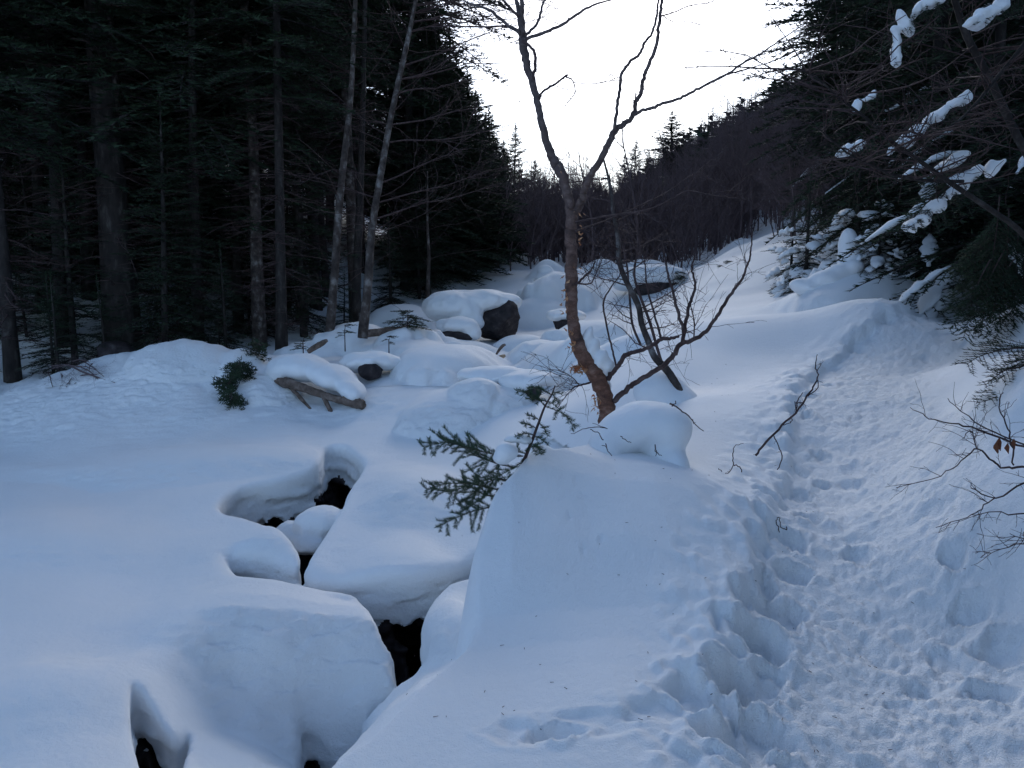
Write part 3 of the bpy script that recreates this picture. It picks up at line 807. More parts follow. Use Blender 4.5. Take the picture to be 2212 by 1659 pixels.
def bare_meshes(name, seed, H, r0, n0=9, lev=3, up=.9, mat='twig_far', stems=1, spread=1.0, tw=1.0):
    g = np.random.RandomState(seed); A = []; B = []; ra = []; rb = []; tr = MB()
    def grow(p, d, L, r, lv):
        n = 5 if lv > 1 else 3
        p = np.array(p, float); d = np.array(d, float); d /= np.linalg.norm(d); q = [p]
        for i in range(n):
            d = d + g.randn(3) * (.10 + .05 * (3 - lv)); d[2] += .05 * up; d /= np.linalg.norm(d); p = p + d * L / n; q.append(p)
        q = np.array(q); rr = np.linspace(r, r * .3, n + 1)
        if lv == lev: tr.tube(q, np.linspace(r, r * .25, n + 1), 8, False, .05, seed)
        else:
            A.append(q[:-1]); B.append(q[1:]); ra.append(rr[:-1]); rb.append(rr[1:])
        if lv == 0: return
        m = {3: n0, 2: 7, 1: 5}.get(lv, 4)
        for k in range(m):
            t = g.uniform(.22 if lv == lev else .15, .98); i = min(int(t * n), n - 1)
            c = q[i] + (q[i + 1] - q[i]) * (t * n - i); a = (q[i + 1] - q[i]); a /= np.linalg.norm(a)
            s = g.randn(3); s -= a * (s @ a); s /= np.linalg.norm(s)
            dd = a * .72 + s * .75 * spread + np.array([0, 0, .18 * up])
            grow(c, dd, L * g.uniform(.34, .6) * (1.1 - .45 * t), max(r * .42 * (1 - .5 * t), .0035 * tw), lv - 1)
    for s_ in range(stems):
        a = g.rand() * 6.28; w = .35 if stems > 1 else .06
        grow((g.randn() * .08 * (stems > 1), g.randn() * .08 * (stems > 1), -.2), (math.cos(a) * w, math.sin(a) * w, 1), H * g.uniform(.75, 1), r0 * g.uniform(.7, 1), lev)
    br = MB(); prisms(br, np.concatenate(A), np.concatenate(B), np.concatenate(ra), np.concatenate(rb))
    return dict(trunk=tr.mesh(name + '_trunk', M[mat]), branches=br.mesh(name + '_branches', M[mat], False))

def place(meshes, name, loc, rz, sc, label, cat, group=None, tilt=(0, 0)):
    root = empty(name, loc, rz, label, cat, group)
    root.scale = (sc, sc, sc); root.rotation_euler = (tilt[0], tilt[1], rz)
    for k, me in meshes.items():
        o = bpy.data.objects.new(k, me); o.parent = root; col.objects.link(o)
        if k in ('snow_load', 'dead_branches', 'branches'): o['kind'] = 'stuff'
    return root

# ------------------------------------------------------------------ kinds
FIR = [fir_meshes('tall_fir_a', 1, 17, .12, .36, 3.0, .50, 7, .13, .042, .17, .040, .5, 70, shape=.8),
       fir_meshes('tall_fir_b', 2, 19, .14, .40, 2.9, .50, 7, .13, .042, .17, .040, .6, 80, pale=True, shape=.8),
       fir_meshes('tall_fir_c', 3, 15, .11, .28, 3.0, .46, 7, .13, .042, .17, .040, .45, 60, shape=.85),
       fir_meshes('tall_fir_d', 4, 13, .10, .16, 2.9, .42, 7, .13, .042, .16, .040, .4, 12, shape=.85)]
BROAD = [fir_meshes('broad_fir_a', 5, 10, .14, .04, 2.9, .36, 8, .14, .05, .17, .036, .3, 0, shape=.95), fir_meshes('broad_fir_b', 6, 11, .14, .05, 2.6, .42, 7, .14, .05, .17, .036, .3, 0, shape=.8)]
THICK = [fir_meshes('thick_fir', 7, 20, .30, .30, 3.2, .50, 7, .13, .042, .17, .040, .5, 30, shape=.8)]
MID = [fir_meshes('mid_fir_a', 11, 7, .09, .06, 1.9, .32, 6, .10, .028, .14, .036, .4, 8, shape=.9),
       fir_meshes('mid_fir_b', 12, 5, .065, .04, 1.5, .28, 6, .09, .024, .12, .036, .4, 6, shape=.9)]
SMALL = [fir_meshes('small_fir_a', 21, 2.6, .035, .05, .85, .20, 6, .06, .012, .09, .022, .35, 3),
         fir_meshes('small_fir_b', 22, 1.5, .02, .03, .6, .16, 5, .05, .011, .08, .02, .3, 0)]
SNOWY = [fir_meshes('snowy_fir_a', 31, 12, .13, .08, 3.0, .42, 7, .10, .034, .15, .038, .7, 10, .10, padk=.5),
         fir_meshes('snowy_fir_b', 32, 8, .09, .04, 2.5, .38, 7, .09, .030, .14, .036, .8, 8, .14, padk=.5)]
SNOWS = [fir_meshes('snowy_small_fir', 41, 2.2, .035, .03, .95, .22, 6, .06, .013, .09, .024, .8, 2, .8, padk=2.2)]
BARE = [bare_meshes('bare_tree_a', 51, 6, .05, 16, 3), bare_meshes('bare_tree_b', 52, 5, .04, 15, 3, .8, spread=1.2), bare_meshes('bare_tree_c', 53, 7, .06, 16, 3, 1.1)]
BRUSH = [bare_meshes('brush_a', 61, 3.2, .03, 9, 3, 1.0, 'twig_far', 4), bare_meshes('brush_b', 62, 2.4, .022, 8, 3, .8, 'twig_far', 5)]

print('variant tris', sum(len(m.polygons) for K in (FIR, MID, SMALL, SNOWY, SNOWS, BARE, BRUSH) for d in K for m in d.values()))
# ------------------------------------------------------------------ forest placement
def put(kinds, name, x, y, label, cat, group, sc=None, ki=None, dz=0, tilt=None):
    k = ki if ki is not None else rnd.randrange(len(kinds))
    t = tilt if tilt else (rnd.gauss(0, .02), rnd.gauss(0, .02))
    return place(kinds[k], name, (x, y, gz(x, y) - .05 + dz), rnd.uniform(0, 6.28), sc if sc else rnd.uniform(.85, 1.15), label, cat, group, t)

LEFTMARKS = [(0, 'at the far left edge'), (150, 'left of the thickest trunk'), (268, 'behind the thickest trunk'), (400, 'behind the low snow bank'), (520, 'above the dark fir shrub'), (640, 'behind the propped log'), (720, 'behind the lichen spotted trunk'), (800, 'behind the leaning brown trunk'), (900, 'by the far boulders'), (1020, 'above the capped boulder'), (1150, 'left of the big birch'), (1260, 'behind the birch fork'), (1380, 'right of the big birch'), (1480, 'above the bare snow slope'), (1600, 'by the open slope'), (1720, 'left of the smooth snow hump'), (1830, 'behind the tall snow column'), (1950, 'above the snow hump'), (2060, 'above the bend of the path'), (2180, 'at the right edge')]
def where(x, y):
    px = 1106 + x / y * FPX
    m = min(LEFTMARKS, key=lambda q: abs(q[0] - px))[1]
    dq = 'front row' if y < 17 else 'second row' if y < 20 else 'third row' if y < 23.5 else 'middle rows' if y < 28 else 'rear rows' if y < 36 else 'farthest rows'
    return m + ', ' + dq
def pxy(px, d):
    return (px - 1106.0) / FPX * d / (math.cos(PITCH)), d

# --- named trees of the left forest edge: px, distance, kind, scale, tilt
EDGE = [
    (268, 15.0, THICK, 0, 1.0, (0, 0), 'thickest dark fir trunk at the front left of the forest'),
    (25, 13.6, FIR, 2, 1.05, (0, 0), 'dark fir at the far left of the forest edge, beside the brown twigs'),
    (110, 16.5, FIR, 0, 1.0, (0, 0), 'slim dark fir between the far left fir and the thickest trunk'),
    (430, 15.5, FIR, 2, 0.9, (.02, .06), 'leaning fir trunk behind the low snow bank with the fir shrub'),
    (520, 17.0, FIR, 3, 1.0, (0, .02), 'bushy dark fir with low boughs right of the leaning trunk'),
    (612, 15.0, FIR, 0, .8, (0, 0), 'fir behind the snow cushion that lies on the propped log'),
    (655, 18.5, FIR, 1, .9, (0, .01), 'pale grey trunk of medium width left of the lichen spotted one'),
]
for px, d, K, ki, sc, tl, lb in EDGE:
    x, y = pxy(px, d)
    place(K[ki], 'fir_tree', (x, y, gz(x, y) - .05), px * .7, sc, lb, 'fir tree', 'dark firs along the left forest edge', tl)

def traced_trunk(name, line, mat, label, cat, group=None, sides=12, parent=None, part='trunk', boughs=0, seed=1, brange=(.3, 1), bl=1.6, bmat='twig'):
    """line: px, py, distance, radius in m"""
    P = np.array([at(a, b, d) for a, b, d, r in line]); r = np.array([q[3] for q in line], float)
    S = np.array(smooth_line([np.r_[p, k] for p, k in zip(P, r)], 5))
    base = S[0, :3]
    root = empty(name, base, 0, label, cat, group)
    mb = MB(); mb.tube(S[:, :3] - base, S[:, 3], sides, True, .05, seed)
    mb.build(part, M[mat], root)
    if boughs:
        g = np.random.RandomState(seed); b = MB(); n = len(S)
        for k in range(boughs):
            i = int(n * g.uniform(*brange)) - 1; a = g.rand() * 6.28
            B = curve_pts(S[i, :3] - base, (math.cos(a), math.sin(a), .2), bl * g.uniform(.4, 1), 6, g, -.1, .14)
            prisms(b, B[:-1], B[1:], np.linspace(.0085, .004, 6), np.linspace(.0075, .003, 6))
            for q in range(9):
                j = g.randint(1, 6); e = curve_pts(B[j], B[j] - B[j - 1] + g.randn(3) * .1, bl * .25 * g.rand() + .1, 3, g, -.05, .25)
                prisms(b, e[:-1], e[1:], .0028, .0018)
        b.build('branches', M[bmat], root)['kind'] = 'stuff'
    return root

traced_trunk('conifer_tree', [(712, 722, 15.0, .095), (722, 600, 15, .078), (733, 440, 15.1, .07), (748, 300, 15.2, .06), (757, 215, 15.3, .052), (765, 60, 15.5, .045), (770, -80, 15.6, .04)],
             'bark_pale', 'straight lichen spotted grey trunk left of the leaning pale brown trunk', 'tree', 'bare trunks at the left forest edge', boughs=26, seed=5, brange=(.05, .9))
traced_trunk('birch_tree', [(783, 730, 14.2, .095), (795, 610, 14.2, .078), (803, 500, 14.3, .07), (822, 380, 14.4, .062), (841, 270, 14.6, .055), (862, 170, 14.8, .05), (880, 90, 15, .045), (900, -10, 15.2, .035), (915, -90, 15.4, .03)],
             'bark_pale', 'leaning pale brown trunk behind the fallen dark log at the forest edge', 'tree', 'bare trunks at the left forest edge', boughs=34, seed=6, brange=(.2, .98), bl=2.4)
traced_trunk('conifer_tree', [(768, 675, 17.5, .11), (772, 560, 17.5, .095), (778, 420, 17.5, .08), (784, 200, 17.5, .06), (788, 0, 17.5, .05)],
             'bark_dark', 'dark trunk close behind the leaning pale brown trunk', 'tree', 'bare trunks at the left forest edge', boughs=14, seed=7)
def reach_boughs(root, line, n, L, seed, dirx=1.0):
    """long pale limbs reaching out over the stream, each a branch with its fine spray"""
    g = np.random.RandomState(seed); base = np.array(root.location); S = np.array(smooth_line([at(*q) for q in line], 6)) - base
    for k in range(n):
        i = g.randint(1, len(S) - 1); l = L * g.uniform(.55, 1)
        B = curve_pts(S[i], (dirx * 1.0, g.uniform(-.5, .3), g.uniform(-.05, .45)), l, 8, g, -.25 * g.rand(), .10); b = MB()
        prisms(b, B[:-1], B[1:], np.linspace(.018, .005, 8), np.linspace(.016, .004, 8))
        for q in range(13):
            j = g.randint(2, 8); e = curve_pts(B[j], (B[j] - B[j - 1]) / (l / 8) + g.randn(3) * .55, l * g.uniform(.15, .4), 4, g, -.05, .18)
            prisms(b, e[:-1], e[1:], .0045, .0035)
            for w in range(4):
                jj = g.randint(1, 5); f = curve_pts(e[jj], (e[jj] - e[jj - 1]) * 3 + g.randn(3) * .12, l * .12 * g.uniform(.5, 1.2), 3, g, 0, .2)
                prisms(b, f[:-1], f[1:], .003, .002)
        b.build('branch', M['twig'], root, False)
for o in [o for o in col.objects if o.get('label', '').startswith('leaning pale brown trunk')]:
    reach_boughs(o, [(803, 500, 14.3), (841, 270, 14.6), (880, 90, 15), (900, -10, 15.2)], 15, 3.4, 88)
for k, (a, b, c, d, e, r, lb) in enumerate([
        (923, 640, 923, 480, 21, .06, 'thin pale trunk standing left of the big capped boulder'),
        (1050, 628, 1082, 470, 30, .07, 'thin pale trunk leaning right above the big capped boulder'),
        (888, 560, 885, 430, 27, .05, 'slender pale trunk between the leaning brown trunk and the capped boulder'),
        (1172, 565, 1190, 440, 34, .05, 'thin pale stem beside the big birch, above the snowy mound'),
        (1150, 575, 1152, 455, 36, .05, 'thin bare stem left of the pale stem above the snowy mound')]):
    traced_trunk('bare_tree', [(a, b + 8, e, r), ((a + c) / 2 + 3, (b + d) / 2, e, r * .8), (c, d, e, r * .55), (c + (c - a) * .8, d - 110, e, r * .3)], 'bark_pale', lb, 'bare tree', 'thin bare trunks at the back of the valley', 8, boughs=14, seed=20 + k, bl=2.0)

def scatter(n, fx, fy, minr, taken):
    out = []; tries = 0
    while len(out) < n and tries < 6000:
        tries += 1
        y = fy(); x = fx(y)
        if all((x - a) ** 2 + (y - b) ** 2 > minr * minr for a, b in taken[-400:]):
            out.append((x, y)); taken.append((x, y))
    return out
taken = []
def left_edge(y):       # right-hand limit of the left forest, in x
    return np.interp(y, [13, 15, 18, 21, 26, 34, 50, 80, 120], [-7.0, -4.9, -4.0, -2.8, -1.3, .2, 1.6, 3.4, 5])
def right_edge(y):
    return np.interp(y, [9, 12, 16, 22, 30, 50, 80], [6.0, 6.6, 8.6, 10.5, 13, 17, 22])

LF = 'dark firs crowding the slope left of the stream'
for i, (x, y) in enumerate(scatter(84, lambda y: left_edge(y) - abs(rnd.gauss(0, 1)) * (2.5 + .42 * y) - .3, lambda: 14.5 + 26 * rnd.random() ** 1.3, 1.25, taken)):
    ki = i % 4
    px = 1106 + x / y * FPX; sc = rnd.uniform(.8, 1.2); KK = FIR
    if px > 880:                                  # keep below the falling sky line of the slope
        ys = np.interp(px + 40, [880, 960, 1000, 1050, 1090, 1190, 1300], [-400, -40, 130, 245, 320, 390, 400])
        Hm = at(px, ys, y)[2] - gz(x, y)
        if sc * [17, 19, 15, 13][ki] > Hm:
            KK = BROAD; sc = Hm / 10.5; ki = ki % 2
            if sc < .25: continue
    put(KK, 'fir_tree', x, y, ['tall dark fir ', 'grey stemmed tall fir ', 'broad dark fir ', 'low boughed dark fir '][ki] + where(x, y), 'fir tree', LF, sc, ki)
for i, (x, y) in enumerate(scatter(52, lambda y: left_edge(y) - .4 - rnd.random() * (1.5 + .5 * y), lambda: 14.2 + 12 * rnd.random(), .7, taken)):
    put(MID, 'fir_tree', x, y, 'young dark fir ' + where(x, y), 'fir tree', 'young firs under the tall ones on the left', rnd.uniform(.45, .95))
for i, (x, y) in enumerate(scatter(40, lambda y: left_edge(y) - rnd.random() * (6), lambda: 13.2 + 8 * rnd.random(), .45, taken)):
    put(SMALL, 'fir_sapling', x, y, 'small fir sapling ' + where(x, y), 'fir sapling', 'fir saplings at the foot of the left forest', rnd.uniform(.5, 1.1))
# the sky line on the left, stepping down the valley: px of the tip, py of the tip, distance
for px, py, d, ki, lb in [(905, -120, 24, 2, 'a'), (950, 40, 28, 3, 'b'), (985, 110, 30, 0, 'c'), (900, 60, 27, 3, 'd'), (1005, 170, 34, 3, 'e'), (1030, 195, 37, 0, 'f'), (1050, 245, 41, 3, 'g'), (1070, 290, 45, 2, 'h'), (1040, 260, 36, 3, 'i'),
                      (1110, 268, 50, 0, 'k'), (1092, 320, 48, 3, 'l'), (1155, 345, 56, 3, 'm'), (1172, 372, 58, 3, 'n'), (1135, 370, 52, 2, 'o'), (1438, 240, 62, 3, 'p'), (1362, 300, 70, 2, 'q'), (1340, 335, 66, 3, 'r'), (1390, 325, 68, 3, 's'), (1015, 150, 31, 3, 'y'), (975, 60, 26, 3, 'z'), (1060, 230, 33, 3, 'x'), (1085, 300, 38, 2, 'ab'), (1020, 230, 29, 3, 'ac'), (1120, 345, 44, 3, 'ad'), (940, -40, 25, 3, 'ae'), (1200, 395, 75, 3, 't'), (1240, 402, 80, 2, 'u'), (1290, 392, 80, 3, 'v'), (1475, 315, 60, 3, 'w')]:
    x, y = pxy(px, d); z0 = gz(x, y); top = at(px, py, d)[2]
    H = top - z0; ki = (0 if ki == 3 else 1) if px > 960 else ki; K = (BROAD if px > 960 else FIR)[ki]; H0 = ([10, 11] if px > 960 else [17, 19, 15, 13])[ki]
    names = {'k': 'slim pointed fir against the sky, left of the forked birch', 'm': 'rounded fir against the sky just left of the birch fork', 'p': 'broad pointed fir standing alone against the sky right of the birch fork', 'q': 'thin ragged fir against the sky between the birch fork and the broad pointed fir'}
    if H > 1.5:
        r9 = place(K, 'fir_tree', (x, y, z0 - .1), px, H / H0, names.get(lb, 'fir on the sky line ' + where(x, y)), 'fir tree', None if lb in names else 'firs along the sky line')
        if px > 960: w9 = {'p': 2.1, 'm': 1.7, 'k': 1.2}.get(lb, 1.35); r9.scale = (H / H0 * w9, H / H0 * w9, H / H0)
# right forest
for x, y, ki, lb in [(5.2, -1.5, 0, 'unseen fir added for shade beside the path, right of and behind the viewer'), (4.8, 1.6, 1, 'unseen fir added for shade beside the path, right of the viewer'), (7.4, 3.6, 0, 'unseen fir added for shade up the bank, right of the bare bush'), (3.8, -4.5, 1, 'unseen fir added for shade, behind the viewer on the right'), (1.5, -4.0, 0, 'unseen fir added for shade, straight behind the viewer'), (6.5, .5, 0, 'unseen fir added for shade up the bank, right of the viewer'), (-1.5, -6.0, 1, 'unseen fir added for shade, behind the viewer on the left')]:
    put(SNOWY, 'fir_tree', x, y, lb, 'fir tree', None, 1.1, ki)  # out of view, added to cut sky light on the path and bank
for i, (x, y) in enumerate(scatter(62, lambda y: right_edge(y) + abs(rnd.gauss(0, 1)) * (1.5 + .3 * y), lambda: 12.0 + 26 * rnd.random() ** 1.3, 1.2, taken)):
    put(SNOWY if y < 24 else FIR, 'fir_tree', x, y, ('snow flecked fir ' if y < 24 else 'dark fir on right slope ') + where(x, y), 'fir tree', 'firs on the slope right of the path', rnd.uniform(.8, 1.25))
for px, d, K, ki, sc, lb in [(1990, 12.2, SNOWY, 0, .95, 'fir with heavy snow on its boughs behind the smooth snow hump'), (2110, 11.0, SNOWY, 1, 1.0, 'fir with snowy boughs above the end of the path'), (1900, 15.0, SNOWY, 0, 1.05, 'snowy fir behind the tall snow column'), (1790, 21.0, FIR, 3, 1.0, 'dark fir edging the sky on the right'),
                             (1870, 19.0, SNOWY, 0, 1.15, 'tall fir with few snow clumps right of the sky'), (2260, 9.5, SNOWY, 0, 1.0, 'large dark fir at the right edge of the view, beyond the bush'), (2190, 12.5, SNOWY, 0, 1.1, 'fir filling the upper right corner'), (2060, 14.5, FIR, 3, 1.1, 'dark fir behind the snowy ones on the right'),
                             (1835, 12.6, SNOWS, 0, 1.0, 'small snow covered fir under the snow column'), (1730, 13.8, SNOWS, 0, .9, 'small snow covered fir left of the snow hump, by the slope'), (1700, 14.6, SNOWS, 0, .75, 'smallest snow covered fir beside the open slope'), (1880, 11.6, SNOWS, 0, .55, 'low snow laden fir tuft in front of the column')]:
    x, y = pxy(px, d)
    put(K, 'fir_tree', x, y, lb, 'fir tree', None, sc, ki)
for i, (x, y) in enumerate(scatter(16, lambda y: right_edge(y) + rnd.uniform(-1.2, 3), lambda: 12.5 + 10 * rnd.random(), .7, taken)):
    put(SMALL if i % 2 else SNOWS, 'fir_sapling', x, y, 'small snowy fir ' + where(x, y), 'fir sapling', 'small firs at the foot of the right forest', rnd.uniform(.6, 1.2))
# bare brush over the middle and right slope
for i, (x, y) in enumerate(scatter(95, lambda y: rnd.uniform(.10 * y - .5, right_edge(y) + 2), lambda: 27 + 30 * rnd.random() ** 1.1, 1.1, taken)):
    put(BARE, 'bare_tree', x, y, 'leafless brown tree ' + where(x, y), 'bare tree', 'leafless trees in the thicket across the valley', rnd.uniform(.6, 1.0))
for i, (x, y) in enumerate(scatter(40, lambda y: rnd.uniform(left_edge(y) - 1, .11 * y), lambda: 27 + 26 * rnd.random(), 1.1, taken)):
    put(BARE, 'bare_tree', x, y, 'leafless tree ' + where(x, y), 'bare tree', 'leafless trees by the left forest further up', rnd.uniform(.5, .9))
for i, (x, y) in enumerate(scatter(60, lambda y: rnd.uniform(.14 * y + .5, right_edge(y) + 1.5), lambda: 18 + 18 * rnd.random(), .9, taken)):
    if y < 27 and x < .36 * y - .6: continue
    put(BRUSH, 'bare_shrub', x, y, 'leafless brown shrub ' + where(x, y), 'bare shrub', 'leafless shrubs at the edge of the thicket', rnd.uniform(.7, 1.3))

# far woods: one mass on the valley sides
def far_woods():
    g = np.random.RandomState(77); mb = MB()
    n = 3200
    y = 42 + 200 * g.rand(n) ** 1.1; x = (g.rand(n) * 2 - 1) * (12 + .75 * y)
    keep = ~((x > .0 * y) & (x < .36 * y) & (y < 62) & (g.rand(n) < .75))
    x = x[keep]; y = y[keep]; z = hill(x, y)
    for a, b, c in zip(x, y, z):
        H = g.uniform(3, 6); n = 44
        f = np.sort(g.rand(n)); L = (1 - f) ** .65 * H * .34 * (.7 + .6 * g.rand(n)) + .2; th = g.rand(n) * 6.28
        P = np.stack([np.full(n, a), np.full(n, b), c - .5 + f * H * .93 + .1], 1)
        D = np.stack([np.cos(th), np.sin(th), -.15 + .35 * f], 1); D /= np.linalg.norm(D, axis=1)[:, None]
        blades(mb, P, D, np.tile([[0, 0, 1.0]], (n, 1)) + g.randn(n, 3) * .5, L, L * .75)
        prisms(mb, [[a, b, c - 1]], [[a, b, c + H]], .12, .02)
    tag(mb.build('forest', M['needles'], None, False), 'dark woods covering the far valley sides', kind='stuff')
    mb = MB(); n = 2300
    y = 30 + 75 * g.rand(n); x = .02 * y + g.rand(n) * (.45 * y); z = hill(x, y)
    for a, b, c in zip(x, y, z):
        H = g.uniform(2, 5); m = 12
        th = g.rand(m) * 6.28; f = g.rand(m) * .6
        A = np.stack([a + 0 * f, b + 0 * f, c + f * H], 1); L = H * .45 * (1 - f * .5)
        B = A + np.stack([np.cos(th) * L * .6, np.sin(th) * L * .6, L * .9], 1)
        prisms(mb, A, B, .018, .008)
        th2 = g.rand(m * 3) * 6.28; A2 = np.repeat(A + (B - A) * .5, 3, 0); B2 = A2 + np.stack([np.cos(th2) * .5, np.sin(th2) * .5, .2 + .5 * g.rand(m * 3)], 1) * np.repeat(L, 3)[:, None] * .6
        prisms(mb, A2, B2, .010, .006)
        prisms(mb, [[a, b, c - .3]], [[a, b, c + H * .9]], .04, .01)
    tag(mb.build('brushwood', M['twig_far'], None, False), 'leafless brown thicket covering the far slope', kind='stuff')
far_woods()
# ------------------------------------------------------------------ snow lumps and boulders
def blobs(name, ells, mat, parent=None, vs=.03, k=.06, n=(.02, .2), org=None, cut=None, seed=0):
    """smooth union of turned ellipsoids [(centre, radii, turn)] as one closed mesh, in world coordinates relative to org"""
    import openvdb as vdb
    C = np.array([e[0] for e in ells]); Rr = np.array([e[1] for e in ells]).max(1)
    lo = (C - Rr[:, None]).min(0) - 4 * vs - k; hi = (C + Rr[:, None]).max(0) + 4 * vs + k
    ax = [np.arange(lo[i], hi[i], vs) for i in range(3)]
    X, Y, Z = np.meshgrid(*ax, indexing='ij'); D = np.full(X.shape, 1e3)
    for e in ells:
        c, r = e[0], e[1]; t = e[2] if len(e) > 2 else 0.0; tl = e[3] if len(e) > 3 else 0.0
        x = X - c[0]; y = Y - c[1]; z = Z - c[2]
        a = x * math.cos(t) + y * math.sin(t); b = -x * math.sin(t) + y * math.cos(t)
        a2 = a * math.cos(tl) + z * math.sin(tl); z2 = -a * math.sin(tl) + z * math.cos(tl)
        q = np.sqrt((a2 / r[0]) ** 2 + (b / r[1]) ** 2 + (z2 / r[2]) ** 2)
        D = smin(D, (q - 1) * min(r), k)
    D = D + n[0] * fbm3(X, Y, Z, n[1], 2, seed)
    if cut is not None: D = np.maximum(D, cut(X, Y, Z))
    bd = 3 * vs; D = np.clip(D, -bd, bd).astype(np.float32)
    g = vdb.FloatGrid(); g.background = bd; g.copyFromArray(D); P, Q = g.convertToQuads()
    P = P * vs + lo
    if org is not None: P = P - org
    mb = MB(); mb.raw(P, Q[:, ::-1])
    return mb.build(name, M[mat], parent)

def rock(name, c, r, org, parent, seed, vs=.035, cuts=10):
    g = np.random.RandomState(seed); N = g.randn(cuts, 3); N /= np.linalg.norm(N, axis=1)[:, None]; off = g.uniform(.62, .85, cuts)
    c = np.array(c)
    def cut(X, Y, Z):
        d = np.full(X.shape, -1e3)
        for nn, o in zip(N, off):
            rr = math.sqrt(((nn * np.array(r)) ** 2).sum())
            d = np.maximum(d, (X - c[0]) * nn[0] + (Y - c[1]) * nn[1] + (Z - c[2]) * nn[2] - o * rr)
        return d + .022 * fbm3(X, Y, Z, .16, 3, seed)
    return blobs(name, [(c, r)], 'rock', parent, vs, .01, (.03, .3), org, cut, seed)

def boulder(px, py, d, r, cap, label, seed, cdx=(0, 0, 0), vs=.035):
    """dark rock seen at px,py with a rounded cap of snow; r rock radii, cap = list of (dx,dy,dz,rx,ry,rz,turn)"""
    c = at(px, py, d); org = np.array([c[0], c[1], gz(c[0], c[1])])
    root = empty('boulder', org, 0, label, 'boulder')
    rock('rock', c, r, org, root, seed, vs)
    if cap:
        blobs('snow_cap', [(c + np.array(q[:3]), q[3:6], q[6] if len(q) > 6 else 0) for q in cap], 'snow', root, vs * .8, .08, (.02, .22), org, None, seed)
    return root

boulder(1072, 688, 17.6, (.60, .6, .58), [(-.30, .15, .40, .72, .7, .26, -.1), (-.95, 0, .26, .75, .8, .38, 0), (.22, .25, .36, .36, .5, .22, 0), (-.62, -.45, .08, .34, .3, .26, .4), (-.45, -.55, -.1, .2, .2, .16, .4)], 'largest dark boulder, with a thick rounded snow cap, up the stream', 3)
boulder(990, 727, 16.2, (.40, .4, .24), [(.0, .12, .22, .46, .42, .2, 0), (.28, 0, .06, .2, .25, .16, 0)], 'smaller snow capped dark boulder in front left of the largest one', 4)
boulder(1218, 706, 16.4, (.28, .4, .24), [(.05, .15, .24, .42, .5, .14, 0)], 'dark rock peeping from the snow just left of the big birch trunk', 5)
boulder(803, 795, 12.3, (.19, .3, .17), [(-.02, .22, .13, .32, .34, .13, 0), (-.25, .2, .06, .3, .35, .15, 0), (.15, .3, .05, .3, .3, .12, 0)], 'small dark rock standing in for the cave under a snow brow above the propped log', 6, vs=.03)  # dark rock fills the cave opening in place of its shade
boulder(1080, 842, 10.9, (.33, .3, .15), [(-.1, .28, .16, .55, .45, .15, -.3)], 'long brown rock edge standing in for the dark cave behind the young fir', 7, vs=.035)  # the cave's darkness comes from this rock's colour
boulder(1150, 845, 10.7, (.14, .25, .13), [(.0, .2, .15, .35, .4, .14, 0), (-.24, .15, .1, .22, .3, .15, 0)], 'small dark rock standing in for a black hollow right of the brown rock edge', 8, vs=.035)  # rock colour gives the blackness of the gap
boulder(250, 765, 13.6, (.34, .4, .24), [], 'dark bare rock at the foot of the thickest trunk', 9, vs=.04)
boulder(1420, 622, 22.5, (.75, .5, .32), [(-.1, .1, .36, 1.0, .7, .32, 0), (-.9, .1, .2, .45, .5, .3, 0)], 'broad dark rock ledge under snow on the open slope', 10)
boulder(1185, 630, 22.0, (.4, .4, .30), [(.2, .1, .35, .65, .5, .22, 0), (-.1, .2, .55, .25, .25, .22, 0), (-.5, -.1, -.1, .4, .5, .24, 0)], 'lumpy snow covered rock left of the big birch, by the tree line', 12)

# mushroom of snow on the mound
mc = at(1400, 925, 4.9)
m = blobs('snow_mound', [(at(1400, 915, 4.95), (.25, .25, .145)), (at(1448, 935, 4.9), (.12, .2, .13)), (at(1335, 945, 4.9), (.15, .2, .12)), (at(1425, 990, 4.85), (.10, .14, .12)), (at(1305, 975, 4.8), (.10, .2, .09)), (at(1462, 1005, 4.7), (.07, .15, .07), 0, .5)],
          'snow', None, .016, .09, (.006, .16), None, None, 5)
tag(m, 'rounded mushroom of snow on the mound in front of the big birch', 'snow mound')
m = blobs('snow_mound', [(at(1425, 845, 7.4), (.26, .3, .20)), (at(1470, 880, 7.2), (.20, .25, .17)), (at(1490, 925, 7.0), (.10, .2, .14))], 'snow', None, .02, .10, (.008, .2), None, None, 6)
tag(m, 'low snow mound around the foot of the thin second birch', 'snow mound')
# snow column on the right
c0 = at(1835, 530, 11.8)
m = blobs('snow_column', [(at(1832, 525, 11.8), (.14, .14, .24)), (at(1836, 560, 11.8), (.18, .16, .2)), (at(1815, 590, 11.7), (.22, .2, .14)), (at(1845, 577, 11.6), (.13, .13, .1)), (at(1790, 605, 11.7), (.3, .25, .16)), (at(1850, 615, 11.7), (.35, .3, .16)), (at(1760, 628, 11.8), (.4, .3, .14), 0, -.3)], 'snow', None, .03, .04, (.012, .2), None, None, 7)
tag(m, 'tall column of snow piled on a buried stump right of the open slope', 'snow column')

